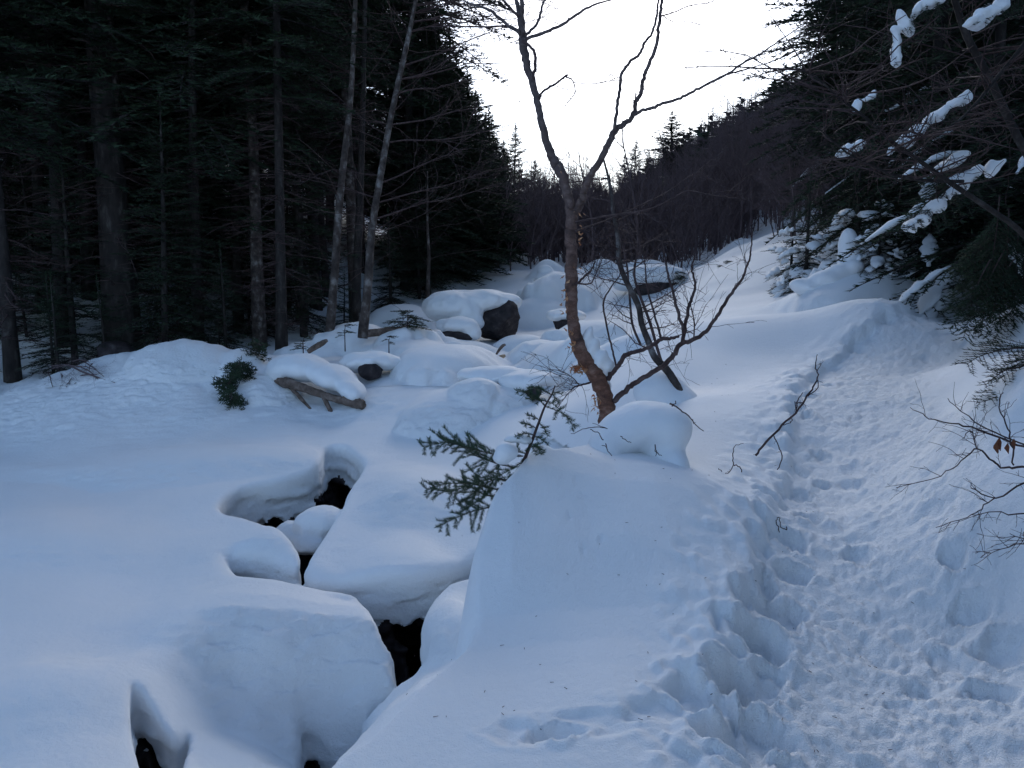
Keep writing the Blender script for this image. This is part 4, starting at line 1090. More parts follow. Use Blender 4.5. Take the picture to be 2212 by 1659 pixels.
# ------------------------------------------------------------------ the propped log
def log(name, line, mat, org, parent=None, sides=14, rough=.10, seed=1):
    P = np.array([at(a, b, d) for a, b, d, r in line]); S = np.array(smooth_line([np.r_[p, q[3]] for p, q in zip(P, line)], 5))
    mb = MB(); mb.tube(S[:, :3] - org, S[:, 3], sides, True, rough, seed)
    return mb.build(name, M[mat], parent)
o0 = at(622, 826, 11.6)
root = empty('fallen_log', o0, 0, 'broken grey log jutting over the bank, propped by a stick and loaded with snow', 'log')
log('trunk', [(600, 822, 11.9, .085), (622, 828, 11.6, .075), (655, 838, 11.5, .06), (690, 850, 11.4, .055), (722, 861, 11.3, .055), (750, 868, 11.2, .06), (774, 872, 11.1, .075), (785, 875, 11.05, .06)], 'wood', o0, root, 16, .16)
log('broken_end', [(742, 866, 11.2, .05), (745, 852, 11.2, .03), (741, 848, 11.2, .014)], 'wood', o0, root, 8, .3)
log('prop', [(694, 846, 11.42, .032), (706, 872, 11.3, .035), (720, 900, 11.2, .035), (726, 912, 11.18, .035)], 'wood', o0, root, 8, .1)
log('bark_strip', [(620, 830, 11.6, .03), (640, 850, 11.5, .028), (672, 885, 11.3, .02)], 'wood', o0, root, 6, .2)
sc = blobs('snow_cap', [(at(660, 795, 12.0), (.42, .5, .22), 0, -.15), (at(720, 815, 11.7), (.38, .42, .20), 0, -.3), (at(760, 842, 11.4), (.20, .3, .15), 0, -.3), (at(620, 800, 12.2), (.3, .5, .25)), (at(770, 852, 11.25), (.12, .2, .11))], 'snow', root, .025, .08, (.012, .2), o0, None, 8)

# other dead wood
def deadwood(line, mat, label, name='fallen_log', part=None, cat='log'):
    o = at(line[0][0], line[0][1], line[0][2]); r = empty(name, o, 0, label, cat)
    log('trunk', line, mat, o, r, 12, .15, 3)
    return r, o
deadwood([(786, 722, 14.6, .07), (820, 718, 14.7, .075), (868, 712, 14.9, .07), (890, 708, 15, .05)], 'wood', 'dark log lying on the snow behind the leaning pale brown trunk')
r_, o_ = deadwood([(486, 842, 11.9, .05), (492, 826, 11.9, .045), (498, 813, 11.9, .028), (499, 808, 11.9, .01)], 'raw_wood', 'pale snapped stub standing beside the dark fir shrub', 'broken_stump', None, 'stump')
deadwood([(1054, 781, 14.2, .02), (1075, 775, 14.2, .045), (1090, 768, 14.3, .03)], 'raw_wood', 'short pale broken log poking out of the snow below the largest boulder')
deadwood([(1068, 772, 14.3, .012), (1083, 750, 14.3, .03), (1092, 744, 14.3, .02)], 'wood', 'upright broken stick above the short pale log')
deadwood([(665, 760, 12.9, .04), (690, 745, 13, .05), (706, 735, 13.1, .03)], 'wood', 'mossy stick leaning up from the snow left of the lichen spotted trunk', 'stick', None, 'stick')
deadwood([(931, 938, 10.2, .02), (934, 925, 10.2, .022), (933, 916, 10.2, .012)], 'wood', 'tiny dark stub in the crease of the snow left of the young fir', 'stub', None, 'stub')

# ------------------------------------------------------------------ the big forked birch
g_ = np.random.RandomState(99)
BD = 6.0
b0 = at(1310, 925, BD)
b0[2] -= .25
birch = empty('birch_tree', b0, 0, 'big birch with reddish peeling bark, forked against the sky behind the snow mushroom', 'birch tree')
PXM = BD / FPX
def limb(name, line, mat, sides=10, dd=0.0, rough=.05, r_px=True, parent=None, d0=BD, seed=1, bumps=True):
    """line: px, py, radius px[, distance]"""
    pts_ = []
    for i, q in enumerate(line):
        d = q[3] if len(q) > 3 else d0 + dd * i / max(1, len(line) - 1)
        p = at(q[0], q[1], d) - b0; pts_.append(np.r_[p, q[2] * d / FPX])
    S = np.array(smooth_line(pts_, 5))
    g = np.random.RandomState(seed)
    r = np.maximum(S[:, 3], .0022) * (1 + .02 * g.randn(len(S)))
    S[:, :3] += g.randn(len(S), 3) * (np.minimum(r, .02) * .22)[:, None]
    mb = MB(); mb.tube(S[:, :3], r, sides, True, rough, seed)
    return mb, S
mb, TR = limb('trunk', [(1312, 965, 19), (1310, 917, 18), (1311, 882, 17.5), (1303, 848, 17), (1289, 813, 18.5), (1265, 778, 18), (1249, 743, 14.5), (1240, 708, 13.5), (1236, 680, 12.5), (1235, 646, 13), (1234, 610, 13.5), (1235, 577, 13), (1234, 540, 12.5), (1233, 507, 12.5), (1233, 480, 12), (1236, 452, 14)], 'birch', 20, seed=2, rough=.035)
mb.build('trunk', M['birch'], birch)
LEFT = [(1234, 458, 10), (1230, 440, 10), (1220, 397, 10), (1208, 366, 11.5), (1195, 347, 10), (1182, 312, 8.2), (1170, 266, 7.6), (1160, 219, 7.2), (1148, 172, 7.6), (1137, 134, 8), (1131, 100, 9.2), (1129, 78, 8.5), (1128, 40, 5), (1127, 0, 4.4), (1124, -60, 3.5), (1120, -140, 2)]
RIGHT = [(1240, 462, 9), (1252, 442, 9), (1260, 416, 8.4), (1270, 391, 7.6), (1292, 353, 7), (1314, 312, 6.8), (1327, 284, 7), (1345, 269, 5.6), (1367, 250, 5), (1374, 219, 4.4), (1385, 200, 4.4), (1389, 175, 4.2), (1398, 147, 4), (1417, 103, 3.7), (1423, 62, 3.6), (1426, 34, 3.4), (1429, 6, 3.2), (1436, -60, 2)]
BR = [
    ('stem', LEFT, 0.3), ('stem', RIGHT, -0.2),
    ('branch', [(1129, 74, 6), (1124, 37, 5), (1115, -2, 4), (1105, -60, 2)], .1),
    ('branch', [(1136, 84, 3.6), (1179, 69, 3.3), (1217, 52, 3), (1248, 30, 2.8), (1279, 12, 2.3), (1317, 0, 1.6), (1350, -10, .8)], -.5),
    ('branch', [(1134, 78, 3.3), (1157, 56, 3), (1167, 34, 2.8), (1173, 9, 2.3), (1186, -12, 1.5)], .4),
    ('branch', [(1124, 72, 4), (1098, 56, 3.6), (1073, 34, 3.2), (1051, 19, 2.8), (1020, 9, 2.2), (998, 0, 1.6), (975, -14, 1)], .6),
    ('branch', [(1092, 56, 2.2), (1042, 58, 1.9), (979, 57, 1.5), (930, 58, .9)], .3),
    ('branch', [(1119, 36, 3.2), (1095, 9, 2.8), (1080, -6, 2.2)], -.2),
    ('branch', [(1128, 88, 3), (1148, 103, 3), (1157, 125, 3.4), (1154, 156, 3.6), (1150, 172, 3)], -.08),
    ('branch', [(1165, 214, 2.8), (1170, 200, 2.6), (1185, 190, 2.6), (1200, 181, 2.4), (1226, 161, 2.2)], -.5),
    ('branch', [(1222, 165, 1.6), (1235, 172, 1.4), (1242, 190, 1.3), (1240, 205, 1.2), (1223, 225, .8), (1214, 238, .6)], -.2, 5.5),
    ('branch', [(1241, 178, 1), (1268, 181, .9), (1304, 178, .8), (1338, 166, .6)], -.2, 5.4),
    ('branch', [(1326, 283, 3.8), (1332, 234, 3.6), (1339, 194, 3.4), (1342, 162, 3.4), (1360, 134, 3.2), (1382, 116, 3.1), (1392, 94, 2.8), (1407, 72, 2.7), (1417, 41, 2.6), (1420, 12, 2.2), (1424, -20, 1.8)], .35, 5.85),
    ('branch', [(1366, 250, 4), (1385, 239, 3.7), (1410, 233, 3.5), (1439, 220, 3.3), (1470, 212, 3.2), (1498, 197, 3), (1529, 181, 2.8), (1573, 159, 2.6), (1604, 137, 2.3), (1642, 116, 1.9), (1670, 97, 1.6), (1710, 70, 1.2), (1745, 48, .8)], -.7, 5.85),
    ('branch', [(1570, 161, 1.8), (1620, 147, 1.4), (1675, 130, .9), (1710, 115, .6)], -.1, 5.3),
    ('branch', [(1369, 240, 1.8), (1371, 218, 1.5), (1374, 200, 1.7)], -.05, 5.8),
    ('branch', [(1428, 35, 1.6), (1460, 25, 1.3), (1490, 12, 1.1), (1529, 6, .9), (1548, -2, .6)], .2, 5.8),
    ('branch', [(1430, 33, 1.1), (1455, 47, .9), (1485, 46, .7), (1520, 56, .5)], .2, 5.8),
    ('branch', [(1338, 166, .8), (1322, 172, .7)], 0, 5.8),
    ('branch', [(1326, 868, 6.5), (1358, 838, 6), (1383, 820, 5.6), (1414, 802, 5.6), (1435, 789, 5.5), (1459, 761, 5.5), (1469, 744, 5.3), (1497, 733, 4.8), (1525, 716, 4.4), (1546, 688, 3.9), (1560, 664, 3.8), (1580, 632, 3.4), (1601, 605, 2.8), (1612, 580, 2.4), (1619, 559, 2), (1622, 535, 1.7), (1626, 500, 1)], -.5, 5.98),
    ('branch', [(1312, 822, 5.5), (1322, 806, 5), (1337, 789, 5), (1351, 768, 5.2), (1383, 757, 4.4), (1410, 747, 4), (1428, 733, 4.2), (1450, 731, 3.6), (1466, 727, 2.4)], -.4, 5.98),
    ('branch', [(1474, 742, 4.4), (1480, 705, 4), (1487, 667, 3.6), (1497, 639, 3.2), (1502, 611, 2.6), (1494, 580, 2), (1500, 556, 1.2)], .2, 5.6),
    ('branch', [(1477, 722, 3.6), (1462, 664, 3.2), (1452, 625, 2.8), (1441, 584, 2.4), (1438, 563, 2), (1430, 520, 1.3)], .35, 5.6),
    ('branch', [(1332, 795, 2.4), (1325, 765, 2.2), (1317, 733, 2.1), (1303, 660, 2), (1317, 625, 1.6), (1337, 597, 1.1), (1345, 570, .7)], .3, 5.95),
    ('branch', [(1429, 733, 2.8), (1418, 695, 2.4), (1407, 657, 2.1), (1396, 611, 1.9), (1394, 575, 1.4), (1388, 540, .8)], .3, 5.7),
    ('branch', [(1247, 612, 2.8), (1262, 598, 2.5), (1276, 585, 2), (1284, 570, 1.4), (1286, 560, .8)], -.3, 5.95),
    ('branch', [(1243, 612, 2), (1275, 612, 1.6), (1287, 592, 1.2), (1296, 568, .8)], -.2, 5.95),
    ('branch', [(1275, 826, 2.4), (1256, 831, 2), (1241, 836, 1.6), (1233, 844, 1.1)], -.35, 5.95),
    ('branch', [(1249, 829, 1.4), (1232, 812, 1), (1205, 800, .8), (1187, 799, .5)], -.3, 5.7),
    ('branch', [(1498, 733, 1.6), (1500, 700, 1.4), (1493, 665, 1)], .1, 5.5),
    ('branch', [(1244, 480, 2.4), (1290, 470, 2), (1340, 462, 1.8), (1400, 452, 1.5), (1450, 430, 1.3), (1486, 412, 1.1), (1540, 422, .9), (1600, 428, .6)], -.9, 5.95),
    ('branch', [(1243, 500, 2.2), (1275, 488, 1.8), (1330, 468, 1.5), (1390, 440, 1.2), (1440, 415, 1), (1490, 380, .8), (1560, 330, .6)], .6, 5.95),
]
ends = []
for k, q in enumerate(BR):
    nm, ln, dd = q[:3]; d0 = q[3] if len(q) > 3 else BD
    mb, S = limb(nm, ln, 'birch_top', 12 if nm == 'stem' else 7, dd, seed=10 + k, d0=d0)
    low = nm == 'branch' and ln[0][1] > 430
    mb.build(nm, M['twig'] if ln[0][2] <= 3 else M['birch'] if nm == 'stem' or not low else M['limb'], birch)
    ends.append(S)
tw = MB(); g = np.random.RandomState(4)
def twigs(mb, S, n, L, g, r=.0022, up=.02, org=None, sub=3, depth=1):
    for k in range(n):
        i = g.randint(max(1, len(S) // 5), len(S) - 1); a = S[i + 1, :3] - S[i, :3]; a /= np.linalg.norm(a) + 1e-9
        s = g.randn(3); s -= a * (s @ a); s /= np.linalg.norm(s)
        l = L * g.uniform(.3, 1)
        B = curve_pts(S[i, :3], a * .7 + s * .8, l, 5, g, -up, .16)
        prisms(mb, B[:-1], B[1:], np.linspace(r, r * .55, 5), np.linspace(r * .9, r * .45, 5))
        for q in range(sub):
            j = g.randint(1, 5); e = curve_pts(B[j], (B[j] - B[j - 1]) / np.linalg.norm(B[j] - B[j - 1]) * .7 + g.randn(3) * .5, l * g.uniform(.2, .5), 4, g, 0, .2)
            prisms(mb, e[:-1], e[1:], r * .6, r * .45)
for k, S in enumerate(ends):
    low = BR[k][1][0][1] > 430
    if BR[k][0] == 'stem':
        twigs(tw, S[len(S) // 2:], 5, .4, g)
    else:
        twigs(tw, S, 12 if low else 5, .45 if low else .36, g, .0022)
o = tw.build('twigs', M['twig'], birch, False); o['kind'] = 'stuff'
# peeling bark: curled strips standing off the trunk
def shreds(mb, c, n, L, g, out, w=.012):
    for k in range(n):
        p = c + g.randn(3) * .02; d = out + g.randn(3) * .45; d /= np.linalg.norm(d)
        B = curve_pts(p, d, L * g.uniform(.5, 1.2), 4, g, .9, .35)
        s = np.cross(d, g.randn(3)); s /= np.linalg.norm(s); ww = w * g.uniform(.4, 1.2) * np.array([1, .9, .7, .45, .1])
        V = np.concatenate([B - s * ww[:, None], B + s * ww[:, None]]); n_ = len(B)
        mb.raw(V, [(i, i + 1, n_ + i + 1, n_ + i) for i in range(n_ - 1)])
for (px, py, n, L, side) in [(1247, 795, 26, .085, -1), (1262, 800, 16, .07, -.4), (1234, 750, 12, .05, -1), (1289, 860, 14, .05, -1), (1292, 885, 10, .05, -1), (1222, 665, 9, .04, -1), (1222, 640, 9, .04, -1), (1222, 600, 6, .03, -1), (1250, 500, 7, .035, 1), (1247, 520, 5, .03, 1), (1245, 460, 6, .03, 1), (1246, 585, 5, .03, 1), (1240, 690, 5, .03, 1), (1232, 720, 8, .045, -1), (1210, 352, 5, .03, 1)]:
    mb = MB(); c = at(px, py, BD - .05) - b0
    shreds(mb, c, n, L, g, np.array([side, -.5, .1]), .011)
    mb.build('bark_shred', M['peel'], birch, True)
cl = lambda px, py, d: at(px, py, d) - b0
for nm, el in (('snow_patch', [(cl(1268, 728, 6.03), (.035, .05, .09), 0, -.35), (cl(1278, 755, 6.03), (.055, .07, .10), 0, -.4), (cl(1296, 778, 6.0), (.06, .07, .09), 0, -.4), (cl(1312, 790, 6.0), (.055, .06, .06)), (cl(1306, 812, 6.03), (.035, .05, .09), 0, -.25), (cl(1316, 835, 6.05), (.018, .03, .05))]),):
    blobs(nm, el, 'snow', birch, .010, .03, (.004, .08), None, None, 4)

# second, thin birch
def P_(line): return [(a, b, d, r * d / FPX) for a, b, r, d in line]
sb = traced_trunk('birch_tree', P_([(1482, 872, 8, 7.1), (1476, 861, 8, 7.1), (1459, 827, 8.5, 7.15), (1438, 796, 8.5, 7.2), (1414, 771, 7.5, 7.3), (1400, 736, 7, 7.4), (1386, 698, 6.5, 7.5), (1379, 660, 6.5, 7.6), (1358, 618, 6, 7.7), (1344, 587, 5.5, 7.8), (1337, 559, 5.5, 7.9), (1334, 507, 4.5, 8), (1325, 460, 3.8, 8.1), (1318, 400, 3, 8.3), (1300, 330, 2, 8.5)]),
             'bark_pale', 'thin leaning birch behind the forked one, crossing its lowest branch', 'birch tree', None, boughs=20, seed=31, brange=(.3, 1), bl=.7)
traced_trunk('bare_tree', P_([(1470, 862, 3.5, 8.4), (1432, 790, 3.3, 8.5), (1405, 700, 3.2, 8.6), (1383, 640, 3, 8.7), (1370, 590, 2.6, 8.8), (1380, 520, 2, 8.9), (1372, 440, 1.4, 9)]), 'twig', 'slender dark stem close behind the thin leaning birch', 'bare tree', None, 6, boughs=9, seed=32, bl=.5)
traced_trunk('bare_tree', P_([(1384, 745, 3, 9.3), (1366, 700, 2.8, 9.3), (1360, 640, 2.5, 9.4), (1352, 560, 2.2, 9.5), (1330, 480, 1.5, 9.6)]), 'twig', 'slender dark stem seen through the lower branches of the big birch', 'bare tree', None, 6, boughs=8, seed=33, bl=.5)
# ------------------------------------------------------------------ the young fir in front
F0 = at(1120, 1085, 4.35)
L0_ = 0
yf = empty('young_fir', F0, 0, 'young green fir half buried in the near snow mound, lumps of snow on its boughs', 'young fir')
def fl(line, o=F0): return np.array(smooth_line([at(a, b, d) - o for a, b, d in line], 4))
g = np.random.RandomState(8)
mb = MB()
L1 = fl([(1105, 1120, 4.35), (1120, 1070, 4.35), (1128, 1010, 4.3), (1140, 975, 4.28), (1152, 945, 4.26), (1163, 915, 4.25), (1177, 878, 4.24), (1192, 852, 4.23), (1199, 833, 4.22)])
mb.tube(L1, np.linspace(.014, .003, len(L1)), 8); mb.build('stem', M['twig'], yf)
BO = [ # boughs traced outwards
    [(1130, 985, 4.3), (1085, 985, 4.25), (1040, 975, 4.2), (1000, 965, 4.15), (960, 955, 4.1), (916, 967, 4.05)],
    [(1112, 1010, 4.3), (1070, 1000, 4.28), (1030, 985, 4.26), (990, 960, 4.25), (955, 948, 4.2)],
    [(1100, 1060, 4.3), (1060, 1055, 4.25), (1015, 1045, 4.2), (965, 1045, 4.15), (922, 1058, 4.1)],
    [(1105, 1040, 4.3), (1070, 1035, 4.25), (1035, 1055, 4.2), (1010, 1075, 4.18), (990, 1090, 4.15)],
    [(1095, 1085, 4.3), (1060, 1095, 4.26), (1020, 1105, 4.22), (980, 1120, 4.18), (946, 1138, 4.15)],
    [(1085, 1070, 4.32), (1050, 1070, 4.3), (1010, 1050, 4.3), (975, 1062, 4.3), (930, 1055, 4.3)],
    [(1125, 1000, 4.3), (1100, 1015, 4.25), (1070, 1030, 4.22), (1040, 1040, 4.2)],
    [(1128, 1005, 4.32), (1105, 1040, 4.3), (1088, 1075, 4.3), (1065, 1100, 4.3)],
    [(1135, 975, 4.28), (1150, 965, 4.2), (1162, 968, 4.15), (1166, 980, 4.1)],
    [(1135, 980, 4.3), (1112, 975, 4.35), (1090, 985, 4.4)],
    [(1177, 878, 4.24), (1200, 886, 4.2), (1222, 898, 4.16), (1243, 925, 4.12)],
    [(1178, 878, 4.24), (1160, 860, 4.22), (1140, 848, 4.2), (1118, 846, 4.18)],
    [(1190, 852, 4.23), (1172, 843, 4.22), (1155, 838, 4.2), (1143, 836, 4.2)],
    [(1192, 850, 4.23), (1203, 848, 4.2), (1214, 850, 4.18)],
    [(1192, 850, 4.23), (1200, 860, 4.25), (1208, 872, 4.26)],
    [(1183, 868, 4.24), (1193, 872, 4.2), (1202, 878, 4.2)], [(1183, 868, 4.24), (1168, 864, 4.24), (1152, 860, 4.24), (1140, 862, 4.2)],
    [(1166, 908, 4.25), (1150, 900, 4.22), (1138, 898, 4.2)], [(1163, 912, 4.25), (1176, 925, 4.22), (1184, 942, 4.2)],
    [(1158, 925, 4.26), (1142, 918, 4.22), (1128, 915, 4.2)], [(1152, 940, 4.26), (1132, 936, 4.22), (1118, 945, 4.2)],
    [(1152, 942, 4.26), (1168, 948, 4.22), (1182, 958, 4.2)], [(1145, 958, 4.27), (1160, 965, 4.22), (1172, 978, 4.18)],
    [(1130, 990, 4.3), (1122, 1020, 4.2), (1118, 1045, 4.15)], [(1112, 1050, 4.3), (1095, 1062, 4.2), (1078, 1080, 4.15)],
]
for k, b in enumerate(BO):
    S = fl(b); L = np.linalg.norm(np.diff(S, axis=0), axis=1).sum()
    br = MB(); nd = MB()
    frond(nd, br, S, g, .023, .0023, .044 if L > .15 else .036, .0008, .46 if L > .3 else .42, .0045 if L > .3 else .0028, up=np.array([.1, -.55, .8]), sag=.35, first=.2 if L > .3 else .3, jit=.3)
    bo = br.build('bough', M['twig'], yf, False)
    no = nd.build('needles', M['needles_near'], bo, False); no['kind'] = 'stuff'
for el in ([(at(1095, 975, 4.18) - F0, (.062, .06, .050), 0, -.3), (at(1085, 988, 4.18) - F0, (.05, .05, .042))], [(at(1115, 945, 4.3) - F0, (.07, .06, .025), 0, .2), (at(1135, 950, 4.28) - F0, (.04, .05, .025))], [(at(1070, 1098, 4.2) - F0, (.022, .03, .012))]):
    blobs('snow_lump', el, 'snow', yf, .008, .02, (.003, .05), None, None, 3)

# ------------------------------------------------------------------ twigs and sticks
def twig_thing(name, lines, label, cat, mat='twig', sub=0, seed=1, L=.1, r=.003, group=None, d0=None):
    o = at(*lines[0][0][:3]); root = empty(name, o, 0, label, cat, group); g = np.random.RandomState(seed)
    for ln in lines:
        S = np.array(smooth_line([np.r_[at(a, b, d) - o, rr * d / FPX] for a, b, d, rr in ln], 4))
        S[1:, :3] += g.randn(len(S) - 1, 3) * .003
        mb = MB(); mb.tube(S[:, :3], np.maximum(S[:, 3], .0015), 6, True, .08, seed)
        if sub: twigs(mb, S, sub, L, g, .0016, .02, sub=2)
        mb.build('branch', M[mat], root)
    return root
twig_thing('bare_branch', [
    [(1632, 984, 5.35, 2.6), (1655, 955, 5.35, 2.5), (1690, 918, 5.35, 2.3), (1720, 890, 5.35, 2.2), (1740, 862, 5.35, 2), (1757, 835, 5.35, 1.8), (1766, 810, 5.35, 1.5), (1762, 790, 5.35, 1.2), (1765, 765, 5.35, .8)],
    [(1718, 893, 5.35, 1.5), (1722, 870, 5.35, 1.2), (1732, 848, 5.35, 1)], [(1722, 872, 5.35, 1.2), (1735, 868, 5.3, 1)], [(1745, 856, 5.35, 1.4), (1765, 838, 5.3, 1.1), (1768, 820, 5.3, .9)],
    [(1690, 918, 5.35, 1.2), (1707, 912, 5.3, 1), (1712, 905, 5.3, .8)], [(1764, 800, 5.35, 1), (1770, 792, 5.3, .7), (1775, 785, 5.3, .6)], [(1720, 887, 5.35, 1.2), (1717, 868, 5.38, 1)],
    [(1672, 942, 5.35, 1.4), (1682, 965, 5.25, 1.2), (1690, 985, 5.15, 1.3), (1680, 1014, 5.05, 1.1)]],
    'long forked bare branch sticking up from the smooth snow left of the path', 'branch', sub=3, seed=3, L=.07)
twig_thing('twig', [[(1602, 1020, 4.9, 1.1), (1598, 1008, 4.9, 1.3), (1585, 1003, 4.9, 1.2), (1583, 985, 4.9, 1.1), (1586, 965, 4.9, .8), (1604, 958, 4.9, .6)], [(1585, 1003, 4.9, 1.1), (1575, 1020, 4.85, 1), (1562, 1022, 4.85, .9), (1552, 1010, 4.85, .7)]],
           'small crooked twig on the snow left of the long forked branch', 'twig', sub=2, seed=5, L=.03)
twig_thing('twig', [[(1684, 1150, 4.1, 1.2), (1679, 1135, 4.1, 1.2), (1676, 1122, 4.1, 1.1), (1684, 1119, 4.1, 1), (1688, 1138, 4.1, 1.1), (1698, 1145, 4.1, 1.3), (1699, 1138, 4.1, 1.2)]], 'tiny hooked twig at the ragged left lip of the path', 'twig', seed=6)
twig_thing('twig', [[(1447, 872, 4.75, 2), (1465, 882, 4.7, 1.6), (1487, 900, 4.68, 1.3), (1519, 930, 4.6, .8)], [(1452, 878, 4.75, 1.6), (1461, 868, 4.75, 1.1)], [(1495, 906, 4.66, .9), (1499, 916, 4.66, .6)]], 'straight dark twig lying out from the right of the snow mushroom', 'twig', seed=7)
twig_thing('twig', [[(1303, 950, 4.55, 1.1), (1290, 935, 4.5, 1), (1275, 928, 4.5, .9)], [(1310, 925, 4.55, 1), (1285, 922, 4.5, 1), (1258, 928, 4.45, .8), (1235, 938, 4.4, .5)], [(1312, 926, 4.55, .8), (1280, 916, 4.5, .6)]], 'thin twigs poking left out of the snow mushroom, behind the mound', 'twig', seed=8)
twig_thing('twig', [[(1415, 960, 4.6, 1.4), (1418, 978, 4.58, 1.1), (1430, 985, 4.56, .7)], [(1418, 972, 4.58, .9), (1417, 985, 4.56, .6)]], 'forked twig stuck in the front of the snow mushroom', 'twig', seed=9)
twig_thing('twig', [[(1308, 958, 4.45, 1.2), (1312, 972, 4.43, 1), (1322, 985, 4.42, .6)], [(1300, 962, 4.44, .8), (1312, 966, 4.44, .8)]], 'small forked twig at the left foot of the snow mushroom', 'twig', seed=10)
twig_thing('twig', [[(1340, 942, 4.55, 1.1), (1355, 952, 4.54, .9), (1364, 958, 4.53, .6)]], 'short straight twig on the middle of the snow mushroom', 'twig', seed=11)
# bare bush reaching in from the right edge
EB = []
for ln in ([(2300, 1000, 3.6, 3), (2212, 965, 3.6, 2.8), (2160, 945, 3.6, 2.4), (2100, 925, 3.6, 2), (2040, 912, 3.6, 1.5), (2000, 900, 3.65, 1.1), (1968, 880, 3.7, .7)],
           [(2212, 960, 3.6, 2), (2150, 935, 3.55, 1.6), (2090, 900, 3.5, 1.2), (2045, 860, 3.5, .7)],
           [(2300, 1030, 3.5, 3), (2212, 1010, 3.5, 2.6), (2170, 1010, 3.5, 2.4), (2145, 995, 3.5, 2.2), (2110, 970, 3.5, 1.8), (2090, 985, 3.45, 1.5), (2060, 1010, 3.4, 1.2), (2020, 1032, 3.4, .9), (1935, 1055, 3.4, .6)],
           [(2110, 970, 3.5, 1.4), (2095, 930, 3.5, 1.1), (2080, 950, 3.5, .8)], [(2190, 1005, 3.5, 2), (2185, 960, 3.5, 1.8), (2178, 925, 3.5, 1.6), (2160, 880, 3.5, 1.2), (2165, 848, 3.5, .8)],
           [(2300, 1040, 3.4, 2.4), (2212, 1045, 3.4, 2), (2150, 1075, 3.4, 1.6), (2100, 1055, 3.35, 1.2)], [(2150, 1075, 3.4, 1.4), (2120, 1100, 3.35, 1.2), (2090, 1115, 3.3, 1), (2020, 1140, 3.3, .6)],
           [(2300, 1105, 3.3, 2), (2212, 1110, 3.3, 1.6), (2150, 1105, 3.3, 1.2), (2100, 1115, 3.3, .8)], [(2300, 1200, 3.1, 2), (2212, 1175, 3.1, 1.4), (2150, 1190, 3.1, .8), (2120, 1200, 3.1, .6)], [(2260, 1160, 3.1, 1.5), (2212, 1165, 3.1, 1.2), (2180, 1150, 3.1, .7)]):
    EB.append(ln)
EB[0] = [(2420, 1090, 3.5, 4)] + EB[0]
twig_thing('bare_bush', EB, 'leafless dark bush reaching in over the path from the right edge', 'bush', sub=7, seed=12, L=.20)
mb = MB(); c = at(2175, 965, 3.5)
for k in range(5):
    a = g.rand() * 6.28; s = g.randn(3) * .018
    mb.raw(c + s + np.array([[0, 0, .02], [.012, .004, 0], [.004, -.006, -.03], [-.012, .004, -.005]]) * g.uniform(.8, 1.4), None, [(0, 1, 2), (0, 2, 3)])
tag(mb.build('dead_leaf', M['leaf']), 'crumpled brown dead leaves caught in the bare bush on the right', 'leaf')
# lone leaf on the snow
p = at(894, 1494, 3.42); p[2] = gz(p[0], p[1]) + .008
s_, rr_ = line_sd(np.array([p[0]]), np.array([p[1]]), edge)
mb = MB(); mb.raw(p + np.array([[-.014, 0, .004], [-.004, .008, .007], [.012, .006, .010], [.016, 0, .003], [.004, -.008, .001], [-.008, -.006, .003]]), None, [(0, 1, 5), (1, 4, 5), (1, 2, 4), (2, 3, 4)])
tag(mb.build('dead_leaf', M['leaf']), 'single small brown leaf lying on the near snow bank', 'leaf')
# bits of bark and needles on the snow
mb = MB(); gg = np.random.RandomState(3)
for k in range(170):
    y = 2.6 + 7 * gg.rand() ** 1.6; x = gg.uniform(-.15 * y, .62 * y)
    z = float(height([x], [y])[0]); a = gg.rand() * 3.14; l = gg.uniform(.003, .010)
    d = np.array([math.cos(a), math.sin(a), 0]) * l
    prisms(mb, [np.array([x, y, z + .003]) - d], [np.array([x, y, z + .004]) + d], .0016, .001)
o = mb.build('forest_litter', M['twig'], None, False); tag(o, 'specks of bark and needles strewn on the snow', kind='stuff')

# brown dry twigs at the far left forest edge
LB = []
g = np.random.RandomState(14)
for k in range(16):
    x0 = g.uniform(90, 215); y0 = g.uniform(800, 850)
    e = (x0 + g.uniform(-40, 70), y0 + g.uniform(-30, 25))
    LB.append([(x0, y0 - 20, 12.2, 1.4), ((x0 + e[0]) / 2, (y0 + e[1]) / 2 - 14, 12, 1.1), (e[0], e[1], 11.8, .7)])
LB.append([(150, 790, 12.2, 2.2), (200, 812, 11.9, 1.8), (250, 828, 11.7, 1.3), (275, 842, 11.6, .8)]); LB.append([(0, 860, 11.9, 2), (60, 852, 11.9, 2), (110, 845, 12, 1.6)])
twig_thing('dry_bush', LB, 'tangle of dry brown twigs hanging over the snow at the left forest edge', 'bush', 'twig_far', sub=8, seed=15, L=.45)
